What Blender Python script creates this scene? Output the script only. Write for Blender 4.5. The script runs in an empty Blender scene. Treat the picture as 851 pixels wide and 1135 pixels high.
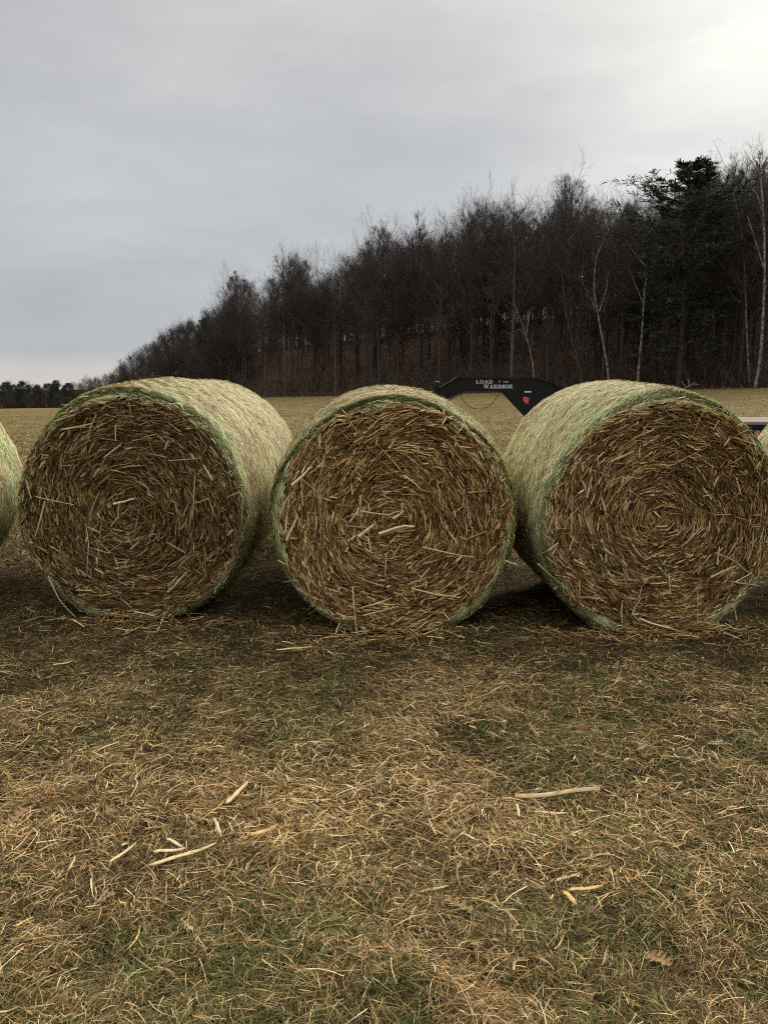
import bpy, math, random
import numpy as np

R = math.radians
rng = np.random.default_rng(11)
random.seed(5)
scene = bpy.context.scene
COL = scene.collection

# ------------------------------------------------------------------ camera
EYE, PITCH, FPX, CX, CY = 1.5, R(8.5), 918.0, 425.5, 567.5
cd = bpy.data.cameras.new('camera')
cam = bpy.data.objects.new('camera', cd)
COL.objects.link(cam)
cam.location = (0, 0, EYE)
cam.rotation_euler = (R(90) - PITCH, 0, 0)
cd.sensor_fit = 'VERTICAL'
cd.sensor_height = 36.0
cd.lens = FPX / 1135.0 * 36.0
cd.clip_start = 0.05
cd.clip_end = 6000
scene.camera = cam

# ------------------------------------------------------------------ view
scene.view_settings.view_transform = 'Standard'
scene.view_settings.look = 'None'
scene.view_settings.gamma = 1.0
scene.view_settings.exposure = 0.9
scene.view_settings.use_curve_mapping = False
scene.render.engine = 'CYCLES'
scene.cycles.use_denoising = False
scene.cycles.filter_width = 1.15
scene.cycles.sample_clamp_indirect = 2.0

# ------------------------------------------------------------------ sun + overcast sky
SUN_AZ, SUN_EL = R(29), R(31)          # azimuth to the right of +Y
sd = bpy.data.lights.new('sun', 'SUN')
sd.energy = 1.5
sd.angle = R(18)
sd.color = (1.0, 0.95, 0.87)
sun = bpy.data.objects.new('sun', sd)
COL.objects.link(sun)
sun.rotation_euler = (R(90) - SUN_EL, 0, -SUN_AZ + math.pi)
SDIR = (math.sin(SUN_AZ) * math.cos(SUN_EL), math.cos(SUN_AZ) * math.cos(SUN_EL), math.sin(SUN_EL))

world = bpy.data.worlds.new('World')
scene.world = world
world.use_nodes = True
nt = world.node_tree
nt.nodes.clear()


def N(nt, kind, **kw):
    n = nt.nodes.new(kind)
    for k, v in kw.items():
        if k.startswith('i_'):
            n.inputs[k[2:].replace('_', ' ')].default_value = v
        elif k.startswith('n'):
            n.inputs[int(k[1:])].default_value = v
        else:
            setattr(n, k, v)
    return n


def M2(nt, op, a, b=None, clamp=False):
    n = nt.nodes.new('ShaderNodeMath')
    n.operation = op
    n.use_clamp = clamp
    for i, v in enumerate((a, b)):
        if v is None:
            continue
        if isinstance(v, (int, float)):
            n.inputs[i].default_value = v
        else:
            nt.links.new(v, n.inputs[i])
    return n.outputs[0]


def MIX(nt, fac, a, b, blend='MIX'):
    n = nt.nodes.new('ShaderNodeMix')
    n.data_type = 'RGBA'
    n.blend_type = blend
    for sock, v in ((n.inputs[0], fac), (n.inputs[6], a), (n.inputs[7], b)):
        if isinstance(v, (int, float)):
            sock.default_value = v
        elif isinstance(v, tuple):
            sock.default_value = (*v, 1.0)[:4]
        else:
            nt.links.new(v, sock)
    return n.outputs[2]


def RAMP(nt, fac, stops, interp='LINEAR'):
    n = nt.nodes.new('ShaderNodeValToRGB')
    n.color_ramp.interpolation = interp
    el = n.color_ramp.elements
    while len(el) < len(stops):
        el.new(0.5)
    for e, (p, c) in zip(el, stops):
        e.position = p
        e.color = (*c, 1.0) if len(c) == 3 else c
    nt.links.new(fac, n.inputs[0])
    return n.outputs[0]


tc = N(nt, 'ShaderNodeTexCoord')
nrm = N(nt, 'ShaderNodeVectorMath', operation='NORMALIZE')
nt.links.new(tc.outputs['Generated'], nrm.inputs[0])
sep = N(nt, 'ShaderNodeSeparateXYZ')
nt.links.new(nrm.outputs[0], sep.inputs[0])
zc = M2(nt, 'MAXIMUM', sep.outputs[2], 0.0)
# elevation gradient of the cloud deck
elev = RAMP(nt, zc, [(0.0, (.335, .325, .298)), (0.018, (.315, .308, .29)), (0.042, (.255, .264, .278)), (0.12, (.248, .257, .273)),
                     (0.22, (.272, .280, .294)), (0.36, (.285, .289, .295)), (0.46, (.33, .33, .33)), (0.72, (.80, .80, .80)), (1.0, (.95, .95, .95))])
# bright veil round the hidden sun
dot = N(nt, 'ShaderNodeVectorMath', operation='DOT_PRODUCT')
nt.links.new(nrm.outputs[0], dot.inputs[0])
GA, GE = R(25), R(20)      # thinnest cloud, just outside the right edge of the picture
dot.inputs[1].default_value = (math.sin(GA) * math.cos(GE), math.cos(GA) * math.cos(GE), math.sin(GE))
dp = M2(nt, 'MAXIMUM', dot.outputs['Value'], 0.0)
glow = M2(nt, 'POWER', dp, 42.0)
glow2 = M2(nt, 'POWER', dp, 3.0)
gl = MIX(nt, 1.0, elev, MIX(nt, M2(nt, 'MULTIPLY', glow, 1.0), (0, 0, 0), (.21, .203, .165)), 'ADD')
gl = MIX(nt, 1.0, gl, MIX(nt, glow2, (0, 0, 0), (.035, .035, .030)), 'ADD')
# soft banks of cloud
mp = N(nt, 'ShaderNodeMapping')
mp.inputs['Scale'].default_value = (1.0, 1.0, 3.2)
mp.inputs['Rotation'].default_value = (0, R(14), 0)
nt.links.new(nrm.outputs[0], mp.inputs[0])
ns = N(nt, 'ShaderNodeTexNoise', i_Scale=3.6, i_Detail=7.0, i_Roughness=0.55, i_Distortion=0.15)
nt.links.new(mp.outputs[0], ns.inputs['Vector'])
cl = RAMP(nt, ns.outputs[0], [(0.32, (.89, .895, .915)), (0.52, (1.01, 1.01, 1.01)), (0.70, (1.14, 1.13, 1.11))])
cloud = MIX(nt, 1.0, gl, cl, 'MULTIPLY')
bg1 = N(nt, 'ShaderNodeBackground')
nt.links.new(cloud, bg1.inputs[0])
bg1.inputs[1].default_value = 1.0
sky = N(nt, 'ShaderNodeTexSky', sky_type='NISHITA', sun_disc=False)
sky.sun_elevation = SUN_EL
sky.sun_rotation = SUN_AZ
bg2 = N(nt, 'ShaderNodeBackground')
nt.links.new(sky.outputs[0], bg2.inputs[0])
bg2.inputs[1].default_value = 0.05
mxs = N(nt, 'ShaderNodeMixShader')
mxs.inputs[0].default_value = 0.04
nt.links.new(bg1.outputs[0], mxs.inputs[1])
nt.links.new(bg2.outputs[0], mxs.inputs[2])
wo = N(nt, 'ShaderNodeOutputWorld')
nt.links.new(mxs.outputs[0], wo.inputs[0])


# ================================================================== helpers
def ray(px, py):
    s, c = math.sin(PITCH), math.cos(PITCH)
    u = CY - py
    return np.array([px - CX, c * FPX + s * u, -s * FPX + c * u])


def at(px, py, Y):
    d = ray(px, py)
    return np.array([0, 0, EYE]) + d * (Y / d[1])


def on_ground(px, py):
    d = ray(px, py)
    p = np.array([0, 0, EYE]) + d * (-EYE / d[2])
    return p


def tag(o, label=None, cat=None, group=None, kind=None):
    if label: o['label'] = label
    if cat: o['category'] = cat
    if group: o['group'] = group
    if kind: o['kind'] = kind
    return o


def empty(name, loc, rz=0.0):
    o = bpy.data.objects.new(name, None)
    o.empty_display_size = 0.2
    COL.objects.link(o)
    o.location = tuple(float(v) for v in loc)
    o.rotation_euler = (0, 0, rz)
    return o


def npmesh(name, V, F, col=None, smooth=False, uv=None):
    """V (n,3), F (m,4) or (m,3) or list of both, col (n,3) per-vertex colour of the thing itself"""
    me = bpy.data.meshes.new(name)
    Fs = F if isinstance(F, list) else [F]
    Fs = [np.asarray(f, dtype=np.int32) for f in Fs if len(f)]
    V = np.asarray(V, dtype=np.float32)
    me.vertices.add(len(V))
    me.vertices.foreach_set('co', V.ravel())
    loops = np.concatenate([f.ravel() for f in Fs])
    tot = np.concatenate([np.full(len(f), f.shape[1], dtype=np.int32) for f in Fs])
    st = np.concatenate([[0], np.cumsum(tot)[:-1]]).astype(np.int32)
    me.loops.add(len(loops))
    me.loops.foreach_set('vertex_index', loops)
    me.polygons.add(len(tot))
    me.polygons.foreach_set('loop_start', st)
    me.polygons.foreach_set('loop_total', tot)
    if smooth:
        me.polygons.foreach_set('use_smooth', np.ones(len(tot), dtype=bool))
    me.update(calc_edges=True)
    if col is not None:
        a = me.attributes.new('Col', 'FLOAT_COLOR', 'POINT')
        c4 = np.ones((len(V), 4), dtype=np.float32)
        c4[:, :3] = col
        a.data.foreach_set('color', c4.ravel())
    if uv is not None:
        l = me.uv_layers.new(name='UVMap')
        l.data.foreach_set('uv', np.asarray(uv, dtype=np.float32)[loops].ravel())
    return me


def link(name, me, mat, parent=None):
    o = bpy.data.objects.new(name, me)
    me.name = name
    if mat is not None and not me.materials:
        me.materials.append(mat)
    COL.objects.link(o)
    if parent is not None:
        o.parent = parent
    return o


def unit(v):
    return v / np.maximum(np.linalg.norm(v, axis=-1, keepdims=True), 1e-9)


def tangents(P):
    T = np.empty_like(P)
    T[:, 1:-1] = P[:, 2:] - P[:, :-2]
    T[:, 0] = P[:, 1] - P[:, 0]
    T[:, -1] = P[:, -1] - P[:, -2]
    return unit(T)


def ribbons(P, W, S, C):
    """P (n,k,3) centre lines, W (n,k) half widths, S (n,3) or (n,k,3) side vectors, C (n,3)"""
    n, k, _ = P.shape
    if S.ndim == 2:
        S = np.repeat(S[:, None], k, 1)
    V = np.stack([P - S * W[..., None], P + S * W[..., None]], 2).reshape(-1, 3)
    b = (np.arange(n)[:, None] * (2 * k) + np.arange(k - 1)[None] * 2).ravel()
    F = np.stack([b, b + 1, b + 3, b + 2], 1)
    return V, F, np.repeat(C, 2 * k, 0)


def tubes(P, Rd, S, C):
    n, k, _ = P.shape
    T = tangents(P)
    ref = np.where(np.abs(T[..., 2:3]) > 0.8, np.array([1.0, 0, 0]), np.array([0, 0, 1.0]))
    # keep one reference per line so rings do not flip
    ref = np.repeat(ref[:, :1], k, 1)
    A = unit(np.cross(T, ref))
    B = np.cross(T, A)
    ang = np.arange(S) * 2 * np.pi / S
    V = P[:, :, None] + Rd[..., None, None] * (A[:, :, None] * np.cos(ang)[None, None, :, None] +
                                               B[:, :, None] * np.sin(ang)[None, None, :, None])
    V = V.reshape(-1, 3)
    base = (np.arange(n)[:, None] * (S * k) + np.arange(k - 1)[None] * S).ravel()
    j = np.arange(S)
    j2 = (j + 1) % S
    F = np.stack([base[:, None] + j, base[:, None] + j2, base[:, None] + S + j2, base[:, None] + S + j], 2).reshape(-1, 4)
    return V, F, np.repeat(C, S * k, 0)


def merge(parts):
    Vs, Fs, Cs, off = [], [], [], 0
    for V, F, C in parts:
        Vs.append(V); Fs.append(F + off); Cs.append(C)
        off += len(V)
    return np.concatenate(Vs), np.concatenate(Fs), np.concatenate(Cs)


def pal(n, table, jit=0.18):
    """random picks of the table's (weight, rgb) with brightness jitter"""
    w = np.array([t[0] for t in table], float)
    idx = rng.choice(len(table), n, p=w / w.sum())
    c = np.array([t[1] for t in table])[idx]
    return np.clip(c * (1 + rng.normal(0, jit, (n, 1))).clip(.45, 1.7), 0, 1)


class MB:
    """boxes, prisms and lathes collected into one mesh"""
    def __init__(s): s.v, s.f = [], []

    def add(s, vs, fs):
        o = len(s.v)
        s.v += [tuple(float(q) for q in v) for v in vs]
        s.f += [tuple(i + o for i in f) for f in fs]
        return s

    def box(s, a, b):
        x0, y0, z0 = a; x1, y1, z1 = b
        return s.add([(x0, y0, z0), (x1, y0, z0), (x1, y1, z0), (x0, y1, z0), (x0, y0, z1), (x1, y0, z1), (x1, y1, z1), (x0, y1, z1)],
                     [(0, 3, 2, 1), (4, 5, 6, 7), (0, 1, 5, 4), (1, 2, 6, 5), (2, 3, 7, 6), (3, 0, 4, 7)])

    def prism(s, poly, y0, y1):        # poly in (x,z)
        n = len(poly)
        vs = [(x, y0, z) for x, z in poly] + [(x, y1, z) for x, z in poly]
        fs = [tuple(range(n)), tuple(range(2 * n - 1, n - 1, -1))]
        fs += [(i, i + n, (i + 1) % n + n, (i + 1) % n) for i in range(n)]
        return s.add(vs, fs)

    def lathe(s, prof, c, axis='z', seg=24):     # prof (r, h)
        n = len(prof)
        vs = []
        for i in range(seg):
            a = 2 * math.pi * i / seg
            for r, h in prof:
                if axis == 'z': p = (c[0] + r * math.cos(a), c[1] + r * math.sin(a), c[2] + h)
                elif axis == 'y': p = (c[0] + r * math.cos(a), c[1] + h, c[2] + r * math.sin(a))
                else: p = (c[0] + h, c[1] + r * math.cos(a), c[2] + r * math.sin(a))
                vs.append(p)
        fs = [(i * n + j, ((i + 1) % seg) * n + j, ((i + 1) % seg) * n + j + 1, i * n + j + 1) for i in range(seg) for j in range(n - 1)]
        return s.add(vs, fs)

    def tube(s, pts, r, seg=6):
        P = np.array(pts, float)[None]
        V, F, _ = tubes(P, np.full((1, len(pts)), r), seg, np.zeros((1, 3)))
        return s.add(V, [tuple(f) for f in F])

    def build(s, name, mat, parent=None, bevel=0.0, smooth=False):
        me = bpy.data.meshes.new(name)
        me.from_pydata(s.v, [], s.f)
        me.update()
        if smooth:
            me.polygons.foreach_set('use_smooth', np.ones(len(me.polygons), dtype=bool))
        o = link(name, me, mat, parent)
        if bevel:
            m = o.modifiers.new('bevel', 'BEVEL'); m.width = bevel; m.segments = 2; m.limit_method = 'ANGLE'
        return o


# ------------------------------------------------------------------ materials
def mat_new(name, rough=0.8, spec=0.2):
    m = bpy.data.materials.new(name)
    m.use_nodes = True
    nt = m.node_tree
    b = nt.nodes['Principled BSDF']
    b.inputs['Roughness'].default_value = rough
    b.inputs['Specular IOR Level'].default_value = spec
    return m, nt, b


def mat_attr(name, rough=0.75, spec=0.2, noise=0.25, scale=60.0, trans=0.0):
    """thing's own per-strand colour (attribute) broken up by fine noise"""
    m, nt, b = mat_new(name, rough, spec)
    at_ = N(nt, 'ShaderNodeAttribute', attribute_name='Col')
    t = N(nt, 'ShaderNodeTexCoord')
    n = N(nt, 'ShaderNodeTexNoise', i_Scale=scale, i_Detail=2.0)
    nt.links.new(t.outputs['Object'], n.inputs['Vector'])
    f = RAMP(nt, n.outputs[0], [(0.3, (1 - noise,) * 3), (0.7, (1 + noise,) * 3)])
    c = MIX(nt, 1.0, at_.outputs['Color'], f, 'MULTIPLY')
    nt.links.new(c, b.inputs['Base Color'])
    if trans:
        tr = N(nt, 'ShaderNodeBsdfTranslucent')
        nt.links.new(c, tr.inputs[0])
        mx = N(nt, 'ShaderNodeMixShader')
        mx.inputs[0].default_value = trans
        nt.links.new(b.outputs[0], mx.inputs[1]); nt.links.new(tr.outputs[0], mx.inputs[2])
        nt.links.new(mx.outputs[0], nt.nodes['Material Output'].inputs[0])
    return m


def mat_plain(name, c1, c2=None, rough=0.6, spec=0.3, scale=8.0, bump=0.0, metallic=0.0):
    m, nt, b = mat_new(name, rough, spec)
    b.inputs['Metallic'].default_value = metallic
    c2 = c2 or tuple(v * 0.7 for v in c1)
    t = N(nt, 'ShaderNodeTexCoord')
    n = N(nt, 'ShaderNodeTexNoise', i_Scale=scale, i_Detail=6.0, i_Roughness=0.6)
    nt.links.new(t.outputs['Object'], n.inputs['Vector'])
    c = RAMP(nt, n.outputs[0], [(0.35, c1), (0.65, c2)])
    nt.links.new(c, b.inputs['Base Color'])
    if bump:
        bp = N(nt, 'ShaderNodeBump', i_Strength=bump, i_Distance=0.02)
        nt.links.new(n.outputs[0], bp.inputs['Height'])
        nt.links.new(bp.outputs[0], b.inputs['Normal'])
    return m


M_straw = mat_attr('straw', 0.75, 0.08, 0.25, 45.0)
M_grass = mat_attr('grass_blades', 0.8, 0.06, 0.25, 30.0, trans=0.10)
M_twig = mat_attr('twigs', 0.9, 0.05, 0.15, 1.5)
M_needle = mat_attr('needles', 0.8, 0.1, 0.3, 0.8)

# bale core behind the straws
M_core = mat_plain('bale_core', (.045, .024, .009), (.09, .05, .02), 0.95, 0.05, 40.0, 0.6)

# net wrapped flank: streaks that run round the bale
M_net, nt, b = mat_new('net_wrapped_straw', 0.75, 0.15)
u = N(nt, 'ShaderNodeUVMap')
mp = N(nt, 'ShaderNodeMapping'); mp.inputs['Scale'].default_value = (60.0, 75.0, 1.0)
mp.inputs['Rotation'].default_value = (0, 0, R(3))
nt.links.new(u.outputs[0], mp.inputs[0])
n1 = N(nt, 'ShaderNodeTexNoise', i_Scale=1.4, i_Detail=6.0, i_Roughness=0.75, i_Distortion=0.6)
nt.links.new(mp.outputs[0], n1.inputs['Vector'])
mp2 = N(nt, 'ShaderNodeMapping'); mp2.inputs['Scale'].default_value = (3.0, 7.0, 1.0)
nt.links.new(u.outputs[0], mp2.inputs[0])
n2 = N(nt, 'ShaderNodeTexNoise', i_Scale=1.2, i_Detail=3.0)
nt.links.new(mp2.outputs[0], n2.inputs['Vector'])
strawc = RAMP(nt, n1.outputs[0], [(0.34, (.08, .055, .025)), (0.43, (.36, .27, .14)), (0.54, (.60, .50, .29)), (0.68, (.78, .69, .46))])
greenc = RAMP(nt, n1.outputs[0], [(0.34, (.08, .09, .03)), (0.44, (.30, .335, .14)), (0.56, (.54, .59, .30)), (0.70, (.74, .76, .48))])
at_ = N(nt, 'ShaderNodeAttribute', attribute_name='Col')
sp = N(nt, 'ShaderNodeSeparateColor'); nt.links.new(at_.outputs['Color'], sp.inputs[0])
g = M2(nt, 'ADD', M2(nt, 'MULTIPLY', M2(nt, 'SUBTRACT', n2.outputs[0], 0.52), 5.0), sp.outputs[0], clamp=True)
c = MIX(nt, g, strawc, greenc)
nt.links.new(c, b.inputs['Base Color'])
bp = N(nt, 'ShaderNodeBump', i_Strength=0.6, i_Distance=0.006)
nt.links.new(n1.outputs[0], bp.inputs['Height']); nt.links.new(bp.outputs[0], b.inputs['Normal'])

# field soil + thatch
M_field, nt, b = mat_new('field_ground', 0.95, 0.05)
t = N(nt, 'ShaderNodeTexCoord')
a1 = N(nt, 'ShaderNodeTexNoise', i_Scale=55.0, i_Detail=6.0, i_Roughness=0.7); nt.links.new(t.outputs['Object'], a1.inputs['Vector'])
a2 = N(nt, 'ShaderNodeTexNoise', i_Scale=0.9, i_Detail=6.0, i_Roughness=0.65); nt.links.new(t.outputs['Object'], a2.inputs['Vector'])
mpf = N(nt, 'ShaderNodeMapping'); mpf.inputs['Scale'].default_value = (0.10, 0.5, 1.0); nt.links.new(t.outputs['Object'], mpf.inputs[0])
a3 = N(nt, 'ShaderNodeTexNoise', i_Scale=1.0, i_Detail=8.0, i_Roughness=0.7); nt.links.new(mpf.outputs[0], a3.inputs['Vector'])
near = MIX(nt, a2.outputs[0], RAMP(nt, a1.outputs[0], [(0.3, (.015, .010, .005)), (0.7, (.060, .040, .020))]),
           RAMP(nt, a1.outputs[0], [(0.3, (.020, .017, .007)), (0.7, (.08, .056, .024))]))
far = MIX(nt, RAMP(nt, a3.outputs[0], [(0.38, (0, 0, 0)), (0.62, (1, 1, 1))]), (.20, .14, .056), (.125, .105, .042))
far = MIX(nt, 1.0, far, RAMP(nt, a2.outputs[0], [(0.3, (.72,) * 3), (0.7, (1.25,) * 3)]), 'MULTIPLY')
at_ = N(nt, 'ShaderNodeAttribute', attribute_name='Col')
sp = N(nt, 'ShaderNodeSeparateColor'); nt.links.new(at_.outputs['Color'], sp.inputs[0])
nt.links.new(MIX(nt, sp.outputs[0], near, far), b.inputs['Base Color'])
bp = N(nt, 'ShaderNodeBump', i_Strength=0.8, i_Distance=0.02)
nt.links.new(a1.outputs[0], bp.inputs['Height']); nt.links.new(bp.outputs[0], b.inputs['Normal'])

M_litter = mat_plain('leaf_litter', (.088, .050, .031), (.05, .032, .021), 0.95, 0.05, 0.9, 0.5)
M_black = mat_plain('black_trailer_paint', (.006, .006, .0065), (.009, .009, .009), 0.5, 0.25, 12.0)
M_blackd = mat_plain('dark_steel', (.010, .010, .010), (.018, .016, .015), 0.6, 0.25, 20.0)
M_white = mat_plain('white_decal', (.74, .74, .72), (.62, .62, .6), 0.5, 0.3, 30.0)
M_red = mat_plain('red_decal', (.62, .09, .11), (.5, .08, .10), 0.5, 0.3, 30.0)
M_amber = mat_plain('amber_lens', (.55, .16, .02), (.45, .10, .02), 0.25, 0.5, 30.0)
M_rubber = mat_plain('rubber', (.02, .02, .02), (.035, .034, .032), 0.85, 0.2, 20.0)
M_rim = mat_plain('wheel_steel', (.5, .5, .5), (.38, .37, .36), 0.4, 0.5, 10.0)

# deck planks
M_deck, nt, b = mat_new('deck_planks', 0.85, 0.1)
t = N(nt, 'ShaderNodeTexCoord')
mpd = N(nt, 'ShaderNodeMapping'); mpd.inputs['Scale'].default_value = (0.6, 9.0, 9.0); nt.links.new(t.outputs['Object'], mpd.inputs[0])
nd = N(nt, 'ShaderNodeTexNoise', i_Scale=2.0, i_Detail=6.0); nt.links.new(mpd.outputs[0], nd.inputs['Vector'])
nt.links.new(RAMP(nt, nd.outputs[0], [(0.3, (.17, .145, .11)), (0.7, (.27, .24, .19))]), b.inputs['Base Color'])

# birch bark: pale with dark bands
M_birch, nt, b = mat_new('birch_bark', 0.8, 0.15)
t = N(nt, 'ShaderNodeTexCoord')
mpb = N(nt, 'ShaderNodeMapping'); mpb.inputs['Scale'].default_value = (1.2, 1.2, 2.4); nt.links.new(t.outputs['Object'], mpb.inputs[0])
nb = N(nt, 'ShaderNodeTexNoise', i_Scale=1.6, i_Detail=6.0, i_Roughness=0.8); nt.links.new(mpb.outputs[0], nb.inputs['Vector'])
nt.links.new(RAMP(nt, nb.outputs[0], [(0.42, (.06, .05, .043)), (0.52, (.20, .185, .16)), (0.64, (.36, .34, .30))]), b.inputs['Base Color'])

M_bark = mat_plain('bark', (.060, .050, .042), (.034, .028, .024), 0.95, 0.05, 2.5, 0.5)
M_barkl = mat_plain('grey_bark', (.12, .105, .09), (.06, .05, .042), 0.95, 0.05, 2.5, 0.5)

# ================================================================== terrain
TPX = np.array([-700, -400, 0, 110, 160, 230, 300, 430, 600, 760, 851, 1100, 1500.])
TRE = np.array([300, 300, 260, 240, 180, 130, 98, 86, 80, 76, 72, 62, 60.])
TYE = np.array([452, 452, 451.5, 450.5, 449, 445, 440.5, 438.5, 434.5, 432, 430.5, 428, 428])
THH = np.array([0, 0, 0, 1.5, 5, 6, 7.5, 8.5, 10, 11.5, 12, 12, 12.])
TTH = np.arctan((TPX - CX) / FPX)
TZE = EYE + (430.3 - TYE) / FPX * TRE


def edge_r(th):
    r = np.interp(th, TTH, TRE)
    k = np.clip((np.abs(th) - R(58)) / R(50), 0, 1)
    return r * (1 - k) + 220 * k


def edge_z(th):
    z = np.interp(th, TTH, TZE)
    k = np.clip((np.abs(th) - R(58)) / R(50), 0, 1)
    return z * (1 - k)


def hill_h(th):
    z = np.interp(th, TTH, THH)
    k = np.clip((np.abs(th) - R(58)) / R(50), 0, 1)
    return z * (1 - k) + 2 * k


def vnoise(X, Y, sc, seed):
    """smooth value noise"""
    g = np.random.default_rng(seed).random((64, 64))
    x = X / sc + 31.7; y = Y / sc + 17.3
    xi = np.floor(x).astype(int); yi = np.floor(y).astype(int)
    fx = x - xi; fy = y - yi
    fx = fx * fx * (3 - 2 * fx); fy = fy * fy * (3 - 2 * fy)
    G = lambda a_, b_: g[a_ % 64, b_ % 64]
    return (G(xi, yi) * (1 - fx) + G(xi + 1, yi) * fx) * (1 - fy) + (G(xi, yi + 1) * (1 - fx) + G(xi + 1, yi + 1) * fx) * fy


def lump(X, Y):
    return (0.030 * (vnoise(X, Y, .16, 61) - .5) + 0.035 * (vnoise(X, Y, .37, 62) - .5) + 0.016 * np.sin(X * 4.1 + 1.3 * np.sin(Y * 2.3)) * np.sin(Y * 5.3 + 0.7) + 0.010 * np.sin(X * 9.7 + 2.0 * np.sin(Y * 6.1)) * np.cos(Y * 11.3 + X * 3.1)
            + 0.022 * np.sin(X * 1.1 + 2.0) * np.sin(Y * 0.9 + X * 0.4))


def terrain(X, Y):
    X = np.asarray(X, float); Y = np.asarray(Y, float)
    th = np.arctan2(X, Y); r = np.hypot(X, Y)
    re = edge_r(th)
    s = np.clip((r - 10) / (re - 10), 0, 1)
    z = edge_z(th) * s ** 1.4
    d = np.clip((r - re) / 42.0, 0, 1)
    z = z + hill_h(th) * (d * d * (3 - 2 * d) * .75 + .25 * d)
    fade = np.clip((24 - r) / 12, 0, 1)
    big = 0.10 * np.sin(X * 0.13 + 1) * np.sin(Y * 0.11) * np.clip((r - 18) / 20, 0, 1) * np.clip((re - r) / 20, 0, 1)
    q = np.clip((r - 5.2) / 1.6, 0, 1)
    return z + lump(X, Y) * fade * 0.8 + big + 0.055 * q * q * (3 - 2 * q)


def polar_sheet(name, rows, nth, mat, hill):
    th = np.linspace(-np.pi, np.pi, nth + 1)[:-1]
    # finer towards the view direction
    th = th + 0.55 * np.sin(th) * -1
    RR, TT = rows(th)
    X = RR * np.sin(TT); Y = RR * np.cos(TT)
    Z = terrain(X, Y)
    k = RR.shape[0]
    V = np.stack([X, Y, Z], -1).reshape(-1, 3)
    i = np.arange(k - 1)[:, None] * nth; j = np.arange(nth)[None]
    j2 = (j + 1) % nth
    F = np.stack([i + j, i + nth + j, i + nth + j2, i + j2], -1).reshape(-1, 4)[:, ::-1]
    mask = np.clip((RR.reshape(-1) - 8.0) / 5.0, 0, 1)  # dark near colour runs past the bales, painting shade into their gaps
    C = np.stack([mask] * 3, 1)
    o = link(name, npmesh(name, V, F, C, smooth=True), mat)
    o['kind'] = 'structure'
    return o


def rows_field(th):
    t = np.linspace(0, 1, 260)[:, None]
    re = edge_r(th)[None]
    RR = 0.25 * (re / 0.25) ** t
    return RR, np.repeat(th[None], 260, 0)


def rows_hill(th):
    t = np.concatenate([np.linspace(0, 60, 40), [90, 150, 300, 700, 2500]])[:, None]
    return edge_r(th)[None] + t, np.repeat(th[None], len(t), 0)


polar_sheet('field', rows_field, 900, M_field, False)
polar_sheet('wooded_hillside', rows_hill, 900, M_litter, True)


# ================================================================== bales
STRAW_FACE = [(24, (.235, .132, .046)), (26, (.37, .225, .085)), (20, (.53, .35, .14)), (14, (.70, .50, .23)), (5, (.84, .66, .36)), (16, (.105, .056, .019))]
FLANK = [(30, (0.806, 0.650, 0.368)), (18, (0.624, 0.455, 0.238)), (18, (0.572, 0.663, 0.342)), (8, (0.312, 0.403, 0.186)), (14, (.20, .12, .05)), (14, (0.860, 0.860, 0.602))]
FLANK_B = [(3, (0.414, 0.253, 0.168)), (3, (0.529, 0.356, 0.248)), (2, (.20, .12, .06)), (2, (0.644, 0.483, 0.341)), (1, (.12, .08, .05))]
FLANK_G = [(22, (0.754, 0.715, 0.407)), (8, (0.546, 0.416, 0.225)), (36, (0.585, 0.702, 0.329)), (8, (0.338, 0.390, 0.154)), (6, (.20, .14, .06)), (26, (0.860, 0.860, 0.524))]


FR = 0.922     # radius of the straw face against the bale's full radius


def face_z(y, L, Rb):
    # centre height: the ends sag a little
    d = np.clip(y / 0.60, 0, 1)
    return Rb * (0.930 + 0.050 * d * (2 - d))


def prof_r(y, L, Rb):
    """radius along the axis, y measured from the front face"""
    d = np.minimum(y, L - y)
    s = np.clip(d / 0.055, 0, 1)
    t = np.where(y < L / 2, np.clip(d / 0.60, 0, 1), np.clip(d / 0.25, 0, 1))
    return Rb * (FR + 0.040 * np.sqrt(np.clip(1 - (1 - s) ** 2, 0, 1)) + (0.96 - FR) * (1 - (1 - t) ** 2))


def lumpR(th, y, seed):
    return (0.011 * np.sin(2 * th + seed) + 0.008 * np.sin(5 * th + 2 * seed + y * 2) + 0.009 * np.sin(y * 7 + seed) * np.sin(3 * th + seed)
            + 0.004 * np.sin(y * 23 + seed * 3 + th * 9) * np.sin(th * 17 + y * 5) + 0.003 * np.sin(th * 41 + y * 29 + seed))


def flank_point(th, y, L, Rb, seed, dr=0.0):
    r = prof_r(y, L, Rb) + lumpR(th, y, seed) + dr
    X = r * np.sin(th); Z = face_z(y, L, Rb) + r * np.cos(th)
    low = 0.012
    X = X * (1 + .055 * np.clip((.30 - Z) / .30, 0, 1) ** 1.5)
    Z = np.where(Z < low + .05, low + (Z - low) * 0.25 * (Z < low) + (Z - low) * (Z >= low) * .6, Z)
    return np.stack([X, y - L / 2, Z], -1)


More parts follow.
